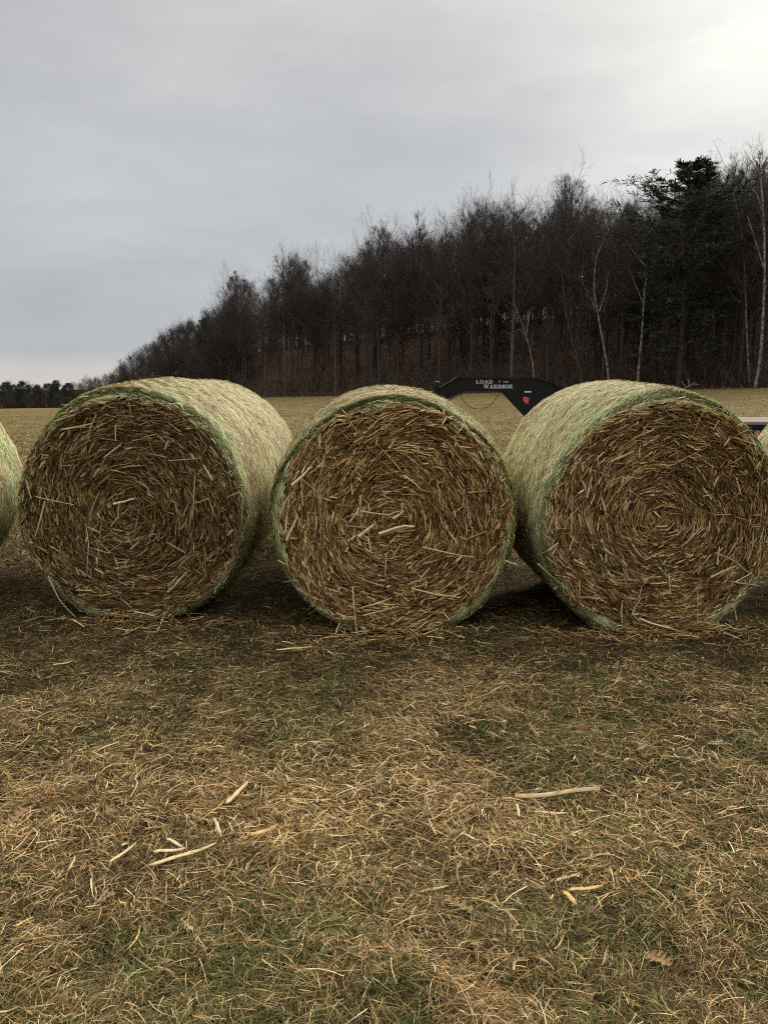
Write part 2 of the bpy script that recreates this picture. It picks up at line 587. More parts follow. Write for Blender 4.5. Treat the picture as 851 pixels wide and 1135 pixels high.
def make_bale(x, yf, L, Rb, yaw, seed, label, ns_face, ns_flank, green=0.0, dark=1.0, back=False):
    root = empty('round_bale', (x, yf + L / 2, float(terrain(x, yf + L / 2)) * .6), yaw)
    root.rotation_euler[0] = R(1.1)
    tag(root, label, 'straw bale', 'round cornstalk bales lined up in the field')
    # --- wrapped flank, lathe with rolled-in shoulders on both ends
    nth = 220
    th = np.linspace(-np.pi, np.pi, nth + 1)
    yy = np.concatenate([[0.0, 0.004, 0.012, 0.03, 0.055, 0.09, 0.13], np.linspace(0.17, L - 0.17, 46), L - np.array([0.13, 0.09, .055, .03, .012, .004, 0.0])])
    T, Yg = np.meshgrid(th, yy)
    V = flank_point(T, Yg, L, Rb, seed)
    # inner lips lying on the two end faces
    rag = 0.02 * np.sin(th * 13 + seed) + 0.012 * np.sin(th * 37 + seed * 2) + .012 * np.sin(th * 71)
    lips = []
    for yl, sgn in ((0.0, -1), (L, 1)):
        rl = prof_r(np.array([0.0]), L, Rb) - 0.012 + rag * .7
        lips.append(np.stack([rl * np.sin(th), np.full_like(th, yl - L / 2 + sgn * 0.004), Rb * .930 + rl * np.cos(th)], -1)[None])
    lips[0][..., 2] = np.maximum(lips[0][..., 2], 0.015); lips[1][..., 2] = np.maximum(lips[1][..., 2], 0.015)
    V = np.concatenate([lips[0], V, lips[1]], 0)
    yy2 = np.concatenate([[-0.03], yy, [L + 0.03]])
    k = len(yy2)
    uv = np.stack([np.repeat((th / (2 * np.pi) + .5)[None], k, 0) + seed, np.repeat(yy2[:, None] / 1.2, nth + 1, 1) + seed], -1).reshape(-1, 2)
    V = V.reshape(-1, 3)
    i = np.arange(k - 1)[:, None] * (nth + 1); j = np.arange(nth)[None]
    F = np.stack([i + j, i + j + 1, i + nth + 2 + j, i + nth + 1 + j], -1).reshape(-1, 4)
    d = np.minimum(yy2, L - yy2)
    gm = np.clip(1.1 - d / 0.13, 0, 1) * 0.9 + green
    C = np.repeat(np.clip(np.stack([gm] * 3, -1), 0, 1)[:, None], nth + 1, 1).reshape(-1, 3)
    link('net_wrap', npmesh('net_wrap', V, F, C, smooth=True, uv=uv), M_net, root)

    # --- strands held on the flank by the net
    n = int(ns_flank * 1.8)
    y0 = rng.uniform(-0.0, L, n)
    ed = rng.random(n) < 0.34
    y0 = np.where(ed, np.abs(rng.normal(0, 0.05, n)), y0)
    t0 = rng.uniform(-2.9, 2.9, n)
    ln = rng.uniform(0.03, 0.22, n)
    K = 4
    s = np.linspace(-.5, .5, K)[None]
    TT = t0[:, None] + s * ln[:, None]
    YY = np.clip(y0[:, None] + s * (rng.normal(0, 0.045, n) * (1 + 2.5 * (rng.random(n) < .15)) + 0.012)[:, None] + rng.normal(0, .002, (n, K)), 0.0, L)
    dr = (rng.uniform(0.0, 1.0, n) ** 1.5 * .014)[:, None] + np.zeros((1, K))
    P = flank_point(TT, YY, L, Rb, seed, dr)
    W = np.repeat(rng.uniform(0.0008, 0.0026, n)[:, None], K, 1) * np.array([.5, 1, 1, .5])
    dd = np.minimum(y0, L - y0)
    pt = vnoise(t0 * 1.5 + seed, y0 * 4, .55, 40) * .6 + vnoise(t0 * 3 + seed, y0 * 9, .5, 41) * .4
    isg = rng.random(n) < np.clip(0.30 + green + (pt - .5) * 2.4 + 0.55 * (dd < .11), 0.03, .97)
    isb = rng.random(n) < np.clip((vnoise(t0 * 2 + seed, y0 * 6, .4, 42) - .45) * 1.6, .04, .6)
    C = np.where(isg[:, None], pal(n, FLANK_G, .25), np.where(isb[:, None], pal(n, FLANK_B, .25), pal(n, FLANK, .25)))
    S = np.repeat(np.array([[0, 1.0, 0]]), n, 0)
    parts = [ribbons(P, W, S, C)]
    # fuzz: short curly bits standing off the wrap
    n = int(ns_flank * .6)
    t0 = rng.uniform(-2.6, 2.6, n); y0 = rng.uniform(0, L, n)
    P0 = flank_point(t0, y0, L, Rb, seed)
    nr = np.stack([np.sin(t0), np.zeros(n), np.cos(t0)], -1)
    tg = np.stack([np.cos(t0), rng.normal(0, .5, n), -np.sin(t0)], -1) * rng.choice([-1, 1], n)[:, None]
    l = rng.uniform(0.015, 0.055, n)[:, None]
    h = (rng.uniform(0.1, 0.45, n) ** 1.5)[:, None]
    P = np.stack([P0, P0 + tg * l * .5 + nr * l * h * .7, P0 + tg * l * .9 + nr * l * h * rng.uniform(0.2, 1.6, (n, 1))], 1)
    W = np.repeat(rng.uniform(.0007, .0024, n)[:, None], 3, 1)
    parts.append(ribbons(P, W, unit(rng.normal(0, 1, (n, 3)) + np.array([0, 1.0, 0])), np.where((rng.random(n) < .45)[:, None], pal(n, FLANK_B, .25), pal(n, FLANK, .2))))
    V, F, C = merge(parts)
    link('wrapped_straw', npmesh('wrapped_straw', V, F, C), M_straw, root)

    # --- end faces
    Rf = Rb * FR
    for side in ((0, 1) if back else (0,)):
        sg = -1 if side == 0 else 1
        yb = sg * L / 2
        nr_, na = 40, 140
        rr = np.linspace(0.0, Rf + 0.005, nr_)[:, None]; aa = np.linspace(0, 2 * np.pi, na + 1)[None, :-1]
        dep = 0.004 * np.sin(rr * 70 + aa) + 0.02 * (1 - (rr / Rf) ** 4) * np.sin(aa * 3 + rr * 9 + seed)
        zb = np.maximum(Rb * .930 + rr * np.cos(aa), 0.02)
        V = np.stack([rr * np.sin(aa), np.full_like(rr * aa, yb) - sg * 0.045 + dep * sg * 0.6, zb], -1).reshape(-1, 3)
        i = np.arange(nr_ - 1)[:, None] * na; j = np.arange(na)[None]; j2 = (j + 1) % na
        F = np.stack([i + j, i + na + j, i + na + j2, i + j2], -1).reshape(-1, 4)
        link('straw_core', npmesh('straw_core', V, F, smooth=True), M_core, root)
        n = int(ns_face * 1.45) if side == 0 else ns_face // 3
        r = np.sqrt(rng.uniform(0.0, 1, n)) * (Rf + 0.006)
        fi = rng.uniform(-np.pi, np.pi, n)
        size = np.exp(rng.normal(0, .45, n))
        ln = np.clip(0.030 * size, .008, .11)
        wild = rng.random(n) < 0.09
        lg = rng.random(n) < .025
        ln = np.where(lg, rng.uniform(.05, .12, n), ln)
        dev = np.where(wild, rng.uniform(-1.5, 1.5, n), rng.normal(0.0, .24, n)) + rng.choice([-.15, .15], n) * (r > .1)
        dev = np.where(r < 0.08, rng.uniform(-3, 3, n), dev)
        fx_, fz_ = r * np.sin(fi) + seed * 3, r * np.cos(fi)
        dev = dev + (vnoise(fx_, fz_, .11, 51) - .5) * .8 + (vnoise(fx_, fz_, .05, 52) - .5) * .5
        depth = rng.random(n) ** 1.7
        dy = 0.050 * depth + np.where(wild, .010, 0) + 0.004 * np.sin(r * 75 + fi + seed) + 0.045 * (vnoise(fx_, fz_, .09, 53) - .5) + 0.03 * (vnoise(fx_, fz_, .22, 54) - .5)
        s = np.array([-1, 0, 1.0])[None]
        tvec = np.stack([np.cos(fi + dev), np.zeros(n), -np.sin(fi + dev)], -1)
        nvec = np.stack([np.sin(fi), np.zeros(n), np.cos(fi)], -1)
        cpt = np.stack([r * np.sin(fi), np.full(n, yb) + sg * (-0.028 + dy), Rb * .930 + r * np.cos(fi)], -1)
        tilt = rng.normal(0, .10, n) + np.where(wild, rng.normal(0, .15, n), 0)
        P = cpt[:, None] + tvec[:, None] * (s * ln[:, None])[..., None]
        sag = 0.5 * (ln ** 2) / np.maximum(2 * np.maximum(r, .12), .05) * np.cos(dev) ** 2
        P = P - nvec[:, None] * (sag[:, None] * s ** 2)[..., None]
        P[..., 1] += (s * (ln * tilt)[:, None]) * sg + rng.normal(0, .0015, (n, 3))
        P[..., 2] = np.maximum(P[..., 2], 0.01 + 0.02 * rng.random((n, 1)))
        wd = np.clip(rng.gamma(1.9, .00135, n), .0009, .0090)
        Wd = wd[:, None] * np.array([.75, 1, .7])
        C = pal(n, STRAW_FACE, .22) * (0.9 + 0.12 * depth[:, None]) * dark  # straws set further in are tinted darker, gap shade in their colour
        # big pale husk and stalk pieces lie on the surface
        big = wd > 0.0050
        C = np.where((big & (rng.random(n) < .5))[:, None], pal(n, [(2, (.58, .44, .24)), (1, (.74, .60, .36))]) * dark, C)
        V, F, C = tubes(P, Wd, 3, C)
        # flatten tubes a little so they read as split stalks
        o = link('end_face_straw', npmesh('end_face_straw', V, F, C), M_straw, root)
        if side == 0:
            # curls of husk poking from the face rim and frayed net threads
            n = 420
            fi = rng.uniform(-np.pi, np.pi, n); r = Rf + rng.normal(0.0, .014, n)
            P0 = np.stack([r * np.sin(fi), np.full(n, yb - 0.006) - rng.uniform(0, .012, n), np.maximum(Rb * .930 + r * np.cos(fi), .02)], -1)
            tv = np.stack([np.cos(fi), rng.normal(-.05, .1, n), -np.sin(fi)], -1) * rng.choice([-1, 1], n)[:, None]
            nv = np.stack([np.sin(fi), rng.normal(0, .3, n), np.cos(fi)], -1)
            l = rng.uniform(.02, .08, n)[:, None]
            P = np.stack([P0, P0 + tv * l * .5 + nv * l * rng.normal(0, .10, (n, 1)), P0 + tv * l - nv * l * l * .6 + nv * l * rng.normal(0, .12, (n, 1))], 1)
            P[..., 2] = np.maximum(P[..., 2], .012)
            V, F, C = tubes(P, np.repeat(rng.uniform(.0008, .0024, n)[:, None], 3, 1), 3, np.where((rng.random(n) < .45)[:, None], pal(n, FLANK_G), pal(n, FLANK)))
            link('frayed_rim', npmesh('frayed_rim', V, F, C), M_straw, root)
    return root


def stalk(root, yf, pts, w, col, name='protruding_stalk'):
    """a conspicuous stalk traced on the end face: pts (px, py, how far it stands off)"""
    P = np.array([at(px, py, yf - off) for px, py, off in pts])
    mid = []
    for a, b_ in zip(P[:-1], P[1:]):
        mid += [a, (a + b_) / 2 + rng.normal(0, .003, 3)]
    P = np.array(mid + [P[-1]])
    P[:, 2] = np.maximum(P[:, 2], 0.006)
    th = root.rotation_euler[2]
    c, s = math.cos(-th), math.sin(-th)
    Q = P - np.array(root.location)
    Q = np.stack([Q[:, 0] * c - Q[:, 1] * s, Q[:, 0] * s + Q[:, 1] * c, Q[:, 2]], -1)[None]
    k = Q.shape[1]
    W = np.full((1, k), w) * np.linspace(1, .55, k)[None]
    V, F, C = tubes(Q, W, 5, np.array([col]))
    link(name, npmesh(name, V, F, C), M_straw, root)


TAN, TAND, PALE = (.62, .46, .24), (.40, .28, .14), (.76, .62, .38)
bale_l = make_bale(-1.605, 5.28, 1.22, .775, R(-1.5), 1.7,
                   'round cornstalk bale with the darkest brown end face, second bale touching its back', 19000, 16000, -.10, .72)
bale_c = make_bale(0.060, 5.02, 1.22, .768, R(0.0), 4.1,
                   'middle round cornstalk bale of the row, seen square on with a thin pale green rim', 19000, 12000, .20, 1.08)
bale_r = make_bale(1.635, 4.98, 1.28, .770, R(4.6), 7.3,
                   'round cornstalk bale in front of the black trailer, showing a long pale green left flank', 19000, 16000, .05, .95)
make_bale(-1.57, 6.56, 1.22, .768, R(-1.0), 2.9,
          'rear round bale end to end behind the darkest faced bale, tan top and side showing', 2500, 9000, -.1, .9)
make_bale(0.28, 6.38, 1.18, .68, 0.0, 3.3,  # unseen bale, added to block light in the low gaps
          'added rear round bale, unseen behind the middle bale, darkening the low gaps', 2500, 5000, 0, .9)
make_bale(-3.46, 5.05, 1.16, .765, R(-1.0), 5.5,
          'round bale cut off by the left edge of the picture, green streaked side showing', 4000, 13000, .28, .9)
make_bale(3.50, 5.15, 1.16, .765, R(1.0), 9.2,
          'round bale at the right edge of the picture, only a tan sliver showing', 4000, 9000, -.25, 1.0)

yl, yc, yr = 5.28, 5.02, 4.98
for pts, w, col in [([(217, 524, .05), (214, 573, .06)], .004, TAN), ([(41, 548, .03), (83, 557, .05)], .0035, PALE), ([(51, 553, .04), (40, 592, .06)], .006, TAN),
                    ([(31, 530, .05), (36, 550, .05)], .005, PALE), ([(54, 636, .03), (66, 662, .05), (84, 682, .04)], .005, TAN), ([(130, 468, .05), (130, 486, .06)], .005, TAN),
                    ([(96, 578, .03), (99, 600, .05), (97, 627, .05)], .003, PALE), ([(113, 575, .03), (108, 629, .05)], .003, TAN), ([(188, 508, .04), (225, 505, .05)], .003, TAN),
                    ([(127, 556, .05), (150, 550, .06)], .009, PALE), ([(70, 474, .03), (104, 467, .05)], .006, TAN), ([(149, 676, .04), (172, 681, .05)], .006, PALE),
                    ([(118, 504, .05), (136, 490, .06)], .006, TAN)]:
    stalk(bale_l, yl, pts, w, col)
for pts, w, col in [([(391, 648, .06), (393, 676, .08), (397, 703, .06)], .004, PALE), ([(456, 650, .05), (485, 657, .07), (510, 660, .05)], .007, TAN),
                    ([(468, 604, .04), (495, 610, .06), (526, 615, .05)], .006, TAN), ([(560, 619, .03), (573, 623, .10)], .005, PALE), ([(403, 680, .05), (440, 670, .06)], .006, TAN),
                    ([(324, 535, .05), (346, 514, .06)], .010, PALE), ([(312, 566, .04), (322, 545, .06)], .008, TAN), ([(422, 590, .05), (458, 581, .06)], .009, TAN),
                    ([(428, 612, .04), (427, 635, .05)], .004, PALE), ([(472, 642, .04), (471, 650, .05)], .005, PALE), ([(339, 585, .03), (337, 608, .04)], .005, TAN),
                    ([(431, 494, .04), (438, 484, .05)], .005, PALE), ([(372, 700, .05), (377, 688, .03)], .005, PALE), ([(398, 592, .05), (414, 579, .06)], .013, PALE), ([(420, 589, .06), (440, 582, .07), (459, 581, .06)], .011, PALE),
                    ([(436, 572, .05), (447, 564, .06)], .010, PALE), ([(400, 564, .04), (430, 568, .05), (446, 563, .05)], .006, TAN), ([(408, 594, .05), (411, 608, .06)], .006, PALE),
                    ([(318, 596, .04), (330, 570, .05)], .009, PALE)]:
    stalk(bale_c, yc, pts, w, col)
for pts, w, col in [([(792, 610, .05), (815, 620, .08), (832, 634, .06)], .006, TAND), ([(708, 683, .05), (735, 692, .08), (762, 701, .06)], .007, PALE), ([(787, 637, .04), (814, 625, .06)], .008, TAN),
                    ([(689, 664, .04), (689, 688, .06)], .005, TAN), ([(700, 679, .04), (710, 660, .06)], .006, TAN), ([(741, 633, .03), (742, 654, .05)], .006, TAN),
                    ([(684, 640, .04), (726, 643, .05)], .004, TAND), ([(595, 622, .04), (628, 650, .05)], .004, PALE), ([(672, 510, .04), (700, 498, .05)], .010, TAN),
                    ([(707, 505, .04), (708, 490, .05)], .004, PALE), ([(794, 623, .05), (796, 603, .06)], .006, PALE), ([(816, 685, .05), (812, 660, .06)], .004, TAN),
                    ([(677, 702, .05), (668, 690, .04)], .004, PALE), ([(735, 705, .06), (780, 712, .06)], .004, TAN)]:
    stalk(bale_r, yr, pts, w, col)


# ================================================================== trailer
TY = 14.0
trailer = empty('gooseneck_trailer', (3.2, TY + .9, 0))
tag(trailer, 'black flatbed gooseneck trailer parked behind the bales with white lettering on its neck', 'trailer')
TO = np.array(trailer.location)


def tp(px, py, Y=TY):
    p = at(px, py, Y) - TO
    return (p[0], p[2])


YN = -0.9 + 0.0        # front plane of neck in local y
neck_poly = [(486, 432), (507, 419.3), (590, 419.6), (609, 424.5), (640, 446), (640, 482), (602, 482), (556, 432.8), (516, 433.2), (487, 447)]
mb = MB().prism([tp(*p) for p in neck_poly][::-1], YN, YN + 0.13)
neck = mb.build('neck', M_black, trailer, bevel=.006)
# flanges on top and underside of the neck
mb = MB()
top = [(486, 431.2), (507, 418.6), (590, 418.9), (609, 423.8), (640, 445.2)]
for a, b_ in zip(top[:-1], top[1:]):
    (x0, z0), (x1, z1) = tp(*a), tp(*b_)
    mb.prism([(x0, z0), (x1, z1), (x1, z1 + .014), (x0, z0 + .014)][::-1], YN - .035, YN + .165)
mb.build('top_flange', M_blackd, trailer)
mb = MB()
low = [(488, 447.6), (516.5, 433.9), (556, 433.6), (603, 483)]
for a, b_ in zip(low[:-1], low[1:]):
    (x0, z0), (x1, z1) = tp(*a), tp(*b_)
    mb.prism([(x0, z0 - .012), (x1, z1 - .012), (x1, z1), (x0, z0)][::-1], YN - .03, YN + .16)
mb.build('lower_flange', M_blackd, trailer)
# coupler: round tube with domed cap, hanging down to the ball socket
cx_, cz_ = tp(484, 424)
cyl = YN + .065
prof = [(0.0, -.80), (.085, -.80), (.085, -.66), (.062, -.64), (.062, -.40), (.052, -.39), (.052, -.02), (.045, .0), (.025, .012), (.0, .016)]
cp = MB().lathe(prof, (cx_, cyl, cz_ + .01), seg=20).build('coupler', M_black, trailer)
MB().box((cx_ + .03, cyl - .055, cz_ - .42), (cx_ + .14, cyl + .055, cz_ - .12)).build('coupler_bracket', M_black, trailer, bevel=.004)
# dangling cable
mb = MB()
cab = [(509.5, 434), (511, 441), (516, 448), (524, 452.5), (533, 453.5), (541, 450.5), (547, 445), (552, 437), (553.5, 433.5)]
mb.tube([(*[tp(*c_)[0]], YN - .04, tp(*c_)[1]) for c_ in cab], .006, 6)
tag(mb.build('cable', M_rubber, trailer, smooth=True), 'thin black cable looping below the neck')

# lettering, built stroke by stroke with slab serifs
def stroke(mb, a, b_, w, y):
    a, b_ = np.array(a, float), np.array(b_, float)
    d = b_ - a; d /= np.linalg.norm(d); nrm_ = np.array([-d[1], d[0]]) * w / 2
    q = [a + nrm_, b_ + nrm_, b_ - nrm_, a - nrm_]
    ar = sum(q[i][0] * q[(i + 1) % 4][1] - q[(i + 1) % 4][0] * q[i][1] for i in range(4))
    if ar < 0: q = q[::-1]
    mb.prism([tuple(v) for v in q], y, y + .002)


GL = {   # strokes: (x0,z0,x1,z1,width); glyph box is 1 wide x 1 high
    'L': [(.25, 0, .25, 1, .24), (.05, .05, .9, .05, .11), (.05, .95, .48, .95, .10), (.86, .0, .86, .30, .12)],
    'A': [(.16, .05, .5, .98, .12), (.5, .98, .82, .05, .25), (.25, .34, .72, .34, .11), (.0, .05, .34, .05, .10), (.62, .05, 1.0, .05, .10)],
    'D': [(.22, 0, .22, 1, .24), (.05, .05, .6, .05, .11), (.05, .95, .6, .95, .11), (.58, .95, .84, .72, .16), (.82, .75, .82, .25, .25), (.84, .28, .58, .05, .16)],
    'O': [(.16, .28, .16, .72, .25), (.84, .28, .84, .72, .25), (.16, .72, .4, .95, .14), (.6, .95, .84, .72, .14), (.16, .28, .4, .05, .14), (.6, .05, .84, .28, .14), (.36, .95, .64, .95, .10), (.36, .05, .64, .05, .10)],
    'W': [(.14, .95, .30, .04, .20), (.30, .04, .5, .92, .11), (.5, .92, .68, .04, .20), (.68, .04, .87, .95, .11), (.0, .95, .3, .95, .10), (.36, .95, .62, .95, .10), (.74, .95, 1.0, .95, .10)],
    'R': [(.22, 0, .22, 1, .24), (.05, .95, .6, .95, .11), (.22, .50, .6, .50, .11), (.74, .60, .74, .86, .24), (.56, .95, .76, .84, .13), (.56, .5, .76, .62, .13), (.5, .50, .84, .05, .22), (.04, .05, .42, .05, .10), (.74, .05, 1.0, .05, .10)],
    'I': [(.5, 0, .5, 1, .42), (.15, .05, .85, .05, .10), (.15, .95, .85, .95, .10)],
    'T': [(.5, 0, .5, 1, .24), (.05, .95, .95, .95, .12), (.28, .05, .72, .05, .10)],
    'N': [(.18, 0, .18, 1, .14), (.18, .98, .8, .02, .24), (.82, 0, .82, 1, .14)],
    '7': [(.08, .94, .92, .94, .14), (.88, .94, .42, .0, .22)],
}


def write(mb, txt, px0, px1, py0, py1, widths):
    (x0, z1), (x1, z0) = tp(px0, py0), tp(px1, py1)
    tot = sum(widths); gap = .10
    x = x0; sc = (x1 - x0) / (tot + gap * (len(txt) - 1))
    for ch, w in zip(txt, widths):
        for a, b_, c_, d_, t_ in GL[ch]:
            sw = t_ * sc if abs(a - c_) < .35 and ch != 'L' else t_ * (z1 - z0)
            stroke(mb, (x + a * w * sc, z0 + b_ * (z1 - z0)), (x + c_ * w * sc, z0 + d_ * (z1 - z0)), max(sw * .95, t_ * (z1 - z0) * .9), YN - .0025)
        x += (w + gap) * sc


mb = MB()
write(mb, 'LOAD', 527.3, 545.8, 420.9, 425.4, [.85, 1, 1, 1])
write(mb, 'WARRIOR', 535.8, 568.0, 426.2, 430.8, [1.35, 1, 1, 1, .45, 1, 1])
write(mb, '7', 552.0, 554.2, 421.9, 424.3, [1])
write(mb, 'TON', 557.0, 563.2, 422.4, 424.2, [1, 1, 1])
tag(mb.build('lettering', M_white, neck), 'white serif lettering LOAD 7 TON WARRIOR')
mb = MB().prism([tp(*p) for p in [(581, 433.6), (588.4, 433.6), (588.4, 435.0), (581, 435.0)]][::-1], YN - .002, YN - .0003)
tag(mb.build('small_decal', M_white, neck), 'small white strip decal')
wis = [(579.4, 440.6), (581.0, 439.4), (582.4, 440.2), (584.2, 440.0), (585.6, 441.6), (586.6, 441.4), (586.0, 443.2), (585.4, 444.8), (585.2, 447.4), (582.2, 447.6), (581.4, 445.8), (579.6, 444.2), (578.9, 442.2)]
mb = MB().prism([tp(*p) for p in wis][::-1], YN - .002, YN - .0003)
tag(mb.build('red_decal', M_red, neck), 'red state shaped decal')

# deck: frame rail, planks, stake pockets, light, landing legs and wheels
(dx0, dzt), (_, dzb) = tp(614, 467.5), tp(600, 486)
DL = 9.6
dzt = float(dzt)
mb = MB()
for k in range(11):
    mb.box((dx0, YN + .03 + k * .21, dzt - .045), (dx0 + DL, YN + .235 + k * .21, dzt))
mb.build('deck_planks', M_deck, trailer, bevel=.004)
mb = MB().box((dx0 - .02, YN - .03, dzt - .11), (dx0 + DL, YN + .024, dzt - .048))
mb.box((dx0 - .02, YN + 2.36, dzt - .11), (dx0 + DL, YN + 2.42, dzt - .048))
mb.box((dx0 - .08, YN - .03, dzt - .11), (dx0 - .022, YN + 2.42, dzt + .0))
mb.build('side_rail', M_black, trailer, bevel=.004)
mb = MB().box((dx0, YN - .05, dzt - .046), (dx0 + DL, YN + .026, dzt - .002))
tag(mb.build('rub_rail', M_deck, trailer), 'pale worn strip along the deck edge')
mb = MB()
for yy_ in (YN + .45, YN + 1.75):
    mb.box((dx0, yy_, dzt - .40), (dx0 + DL, yy_ + .15, dzt - .112))
for k in range(16):
    mb.box((dx0 + .1 + k * .6, YN + .03, dzt - .16), (dx0 + .16 + k * .6, YN + 2.35, dzt - .113))
mb.box((dx0 - .02, YN - .02, dzt - .36), (dx0 + 3.6, YN + .03, dzt - .112))
mb.build('deck_frame', M_black, trailer)
lx, lz = tp(838, 480.5)
lamp = MB().lathe([(0, -.02), (.035, -.018), (.042, -.008), (.042, .02)], (lx, YN - .028, lz), axis='y', seg=16).build('side_light', M_amber, trailer)
MB().lathe([(.043, -.012), (.052, -.012), (.052, .012), (.043, .012)], (lx, YN - .028, lz), axis='y', seg=16).build('lamp_ring', M_rim, lamp)
lx2, lz2 = tp(844, 477.5)
MB().box((lx2 - .03, YN - .026, lz2 - .012), (lx2 + .12, YN - .02, lz2 + .012)).build('reflector', M_red, trailer)
for yy_ in (YN + .1, YN + 2.1):
    lg = MB().box((dx0 + .25, yy_, 0.06), (dx0 + .35, yy_ + .1, dzt - .113)).box((dx0 + .18, yy_ - .05, .0), (dx0 + .42, yy_ + .15, .058))
    lg.build('landing_leg', M_blackd, trailer)
TYRE = [(.19, -.10), (.30, -.115), (.36, -.10), (.38, -.06), (.38, .06), (.36, .10), (.30, .115), (.19, .10)]
RIM = [(.0, -.04), (.06, -.05), (.07, -.03), (.15, -.02), (.18, -.08), (.195, -.09), (.195, .09), (.0, .09)]
for wx in (dx0 + 6.0, dx0 + 6.9):
    for wy in (YN + .35, YN + 2.05):
        w_ = empty('wheel', (wx, wy, .38)); w_.parent = trailer
        MB().lathe(TYRE, (0, 0, 0), axis='y', seg=32).build('tyre', M_rubber, w_, smooth=True)
        MB().lathe(RIM, (0, 0, 0), axis='y', seg=32).build('rim', M_rim, w_)
mb = MB()
for wx in (dx0 + 6.0, dx0 + 6.9):
    mb.box((wx - .05, YN + .45, .33), (wx + .05, YN + 1.95, .43))
mb.box((dx0 + 5.6, YN + .46, .431), (dx0 + 7.3, YN + .6, dzt - .401)); mb.box((dx0 + 5.6, YN + 1.76, .431), (dx0 + 7.3, YN + 1.9, dzt - .401))
mb.build('axle', M_blackd, trailer)


# ================================================================== trees
BARKC = [(5, (.058, .048, .043)), (3, (.082, .068, .060)), (2, (.062, .046, .042)), (1, (.11, .094, .083))]


def children_of(P, Rr, n_each, t_lo, t_hi, ang, len_fn, K, up, wig, pw=1.0):
    """grow side branches from polylines P (n,k,3)"""
    n, k, _ = P.shape
    m = n * n_each
    idx = np.repeat(np.arange(n), n_each)
    t = t_lo + (t_hi - t_lo) * rng.random(m) ** pw
    f = t * (k - 1); i0 = np.minimum(f.astype(int), k - 2); fr = (f - i0)[:, None]
    base = P[idx, i0] * (1 - fr) + P[idx, i0 + 1] * fr
    rb = Rr[idx, i0] * (1 - fr[:, 0]) + Rr[idx, i0 + 1] * fr[:, 0]
    T = unit(P[idx, i0 + 1] - P[idx, i0])
    rnd = rng.normal(0, 1, (m, 3)); side = unit(rnd - (rnd * T).sum(1, keepdims=True) * T)
    a = rng.normal(ang[0], ang[1], m)[:, None]
    D = unit(T * np.cos(a) + side * np.sin(a))
    L = len_fn(t, idx)
    pts = [base]; d = D.copy()
    for q in range(K - 1):
        pts.append(pts[-1] + d * (L / (K - 1))[:, None])
        d = unit(d + np.array([0, 0, up]) / (K - 1) * 2 + rng.normal(0, wig, (m, 3)))
    return np.stack(pts, 1), t, idx, rb, L


def taper(r0, K, end=.3):
    return r0[:, None] * np.linspace(1, end, K)[None]


def bare_tree(H, r0, spread, first, n1, fork, dens=1.0, trunk=None, up=.35, colour=BARKC):
    """returns (trunk mesh data, crown mesh data); trunk holds the stem and main limbs, crown the finer branches"""
    K = 9
    if trunk is None:
        z = np.linspace(0, H * (.93 if not fork else .6), K)
        w = np.cumsum(rng.normal(0, .012 * H / 3, (K, 2)), 0) * np.linspace(0, 1, K)[:, None]
        P = np.stack([w[:, 0], w[:, 1], z], -1)[None]
    else:
        P = trunk
        K = P.shape[1]
    Rt = taper(np.full(len(P), r0), K, .22 if not fork else .45)
    Rt[:, 0] *= 1.35
    limbs = [tubes(P, Rt, 6, pal(len(P), colour, .05))]
    L1 = lambda t, i: H * spread * (1.05 - .72 * t) * rng.uniform(.7, 1.15, len(t)) if not fork else H * spread * rng.uniform(.75, 1.15, len(t))
    A, t, _, rb, LA = children_of(P, Rt, n1, first, .98, (.75 if not fork else .5, .2), L1, 6, up, .10, .85)
    Ra = taper(np.minimum(rb * .6, .010 * LA + .02), 6, .25)
    limbs.append(tubes(A, Ra, 4, pal(len(A), colour, .1)))
    if trunk is not None or not fork:
        A2 = np.concatenate([A, np.repeat(P[:, -6:], 1, 0)], 0); Ra2 = np.concatenate([Ra, Rt[:, -6:]], 0)
    else:
        A2, Ra2 = A, Ra
    LA2 = np.linalg.norm(A2[:, -1] - A2[:, 0], axis=1)
    B, t, ib, rb, LB = children_of(A2, Ra2, int(9 * dens), .15, 1.0, (.62, .2), lambda t, i: LA2[i] * (.62 - .34 * t) * rng.uniform(.6, 1.2, len(t)), 5, up * .7, .14)
    Rb_ = taper(np.minimum(rb * .7, .007 * LB + .010), 5, .35)
    crown = [tubes(B, Rb_, 3, pal(len(B), colour, .12))]
    C_, t, ic, rb, LC = children_of(B, Rb_, int(7 * dens), .15, 1.0, (.6, .22), lambda t, i: LB[i] * (.60 - .25 * t) * rng.uniform(.6, 1.25, len(t)), 4, up * .6, .16)
    rs = unit(rng.normal(0, 1, (len(C_), 3)))
    crown.append(ribbons(C_, taper(np.full(len(C_), .0105), 4, .6), rs, pal(len(C_), colour, .15)))
    D_, t, _, rb, LD = children_of(C_, np.full(C_.shape[:2], .01), int(4 * dens), .2, 1.0, (.6, .25), lambda t, i: np.maximum(LC[i] * .6, .3) * rng.uniform(.6, 1.3, len(t)), 3, up * .5, .16)
    rs = unit(rng.normal(0, 1, (len(D_), 3)))
    crown.append(ribbons(D_, taper(np.full(len(D_), .0070), 3, .6), rs, pal(len(D_), colour, .15)))
    return merge(limbs), merge(crown)


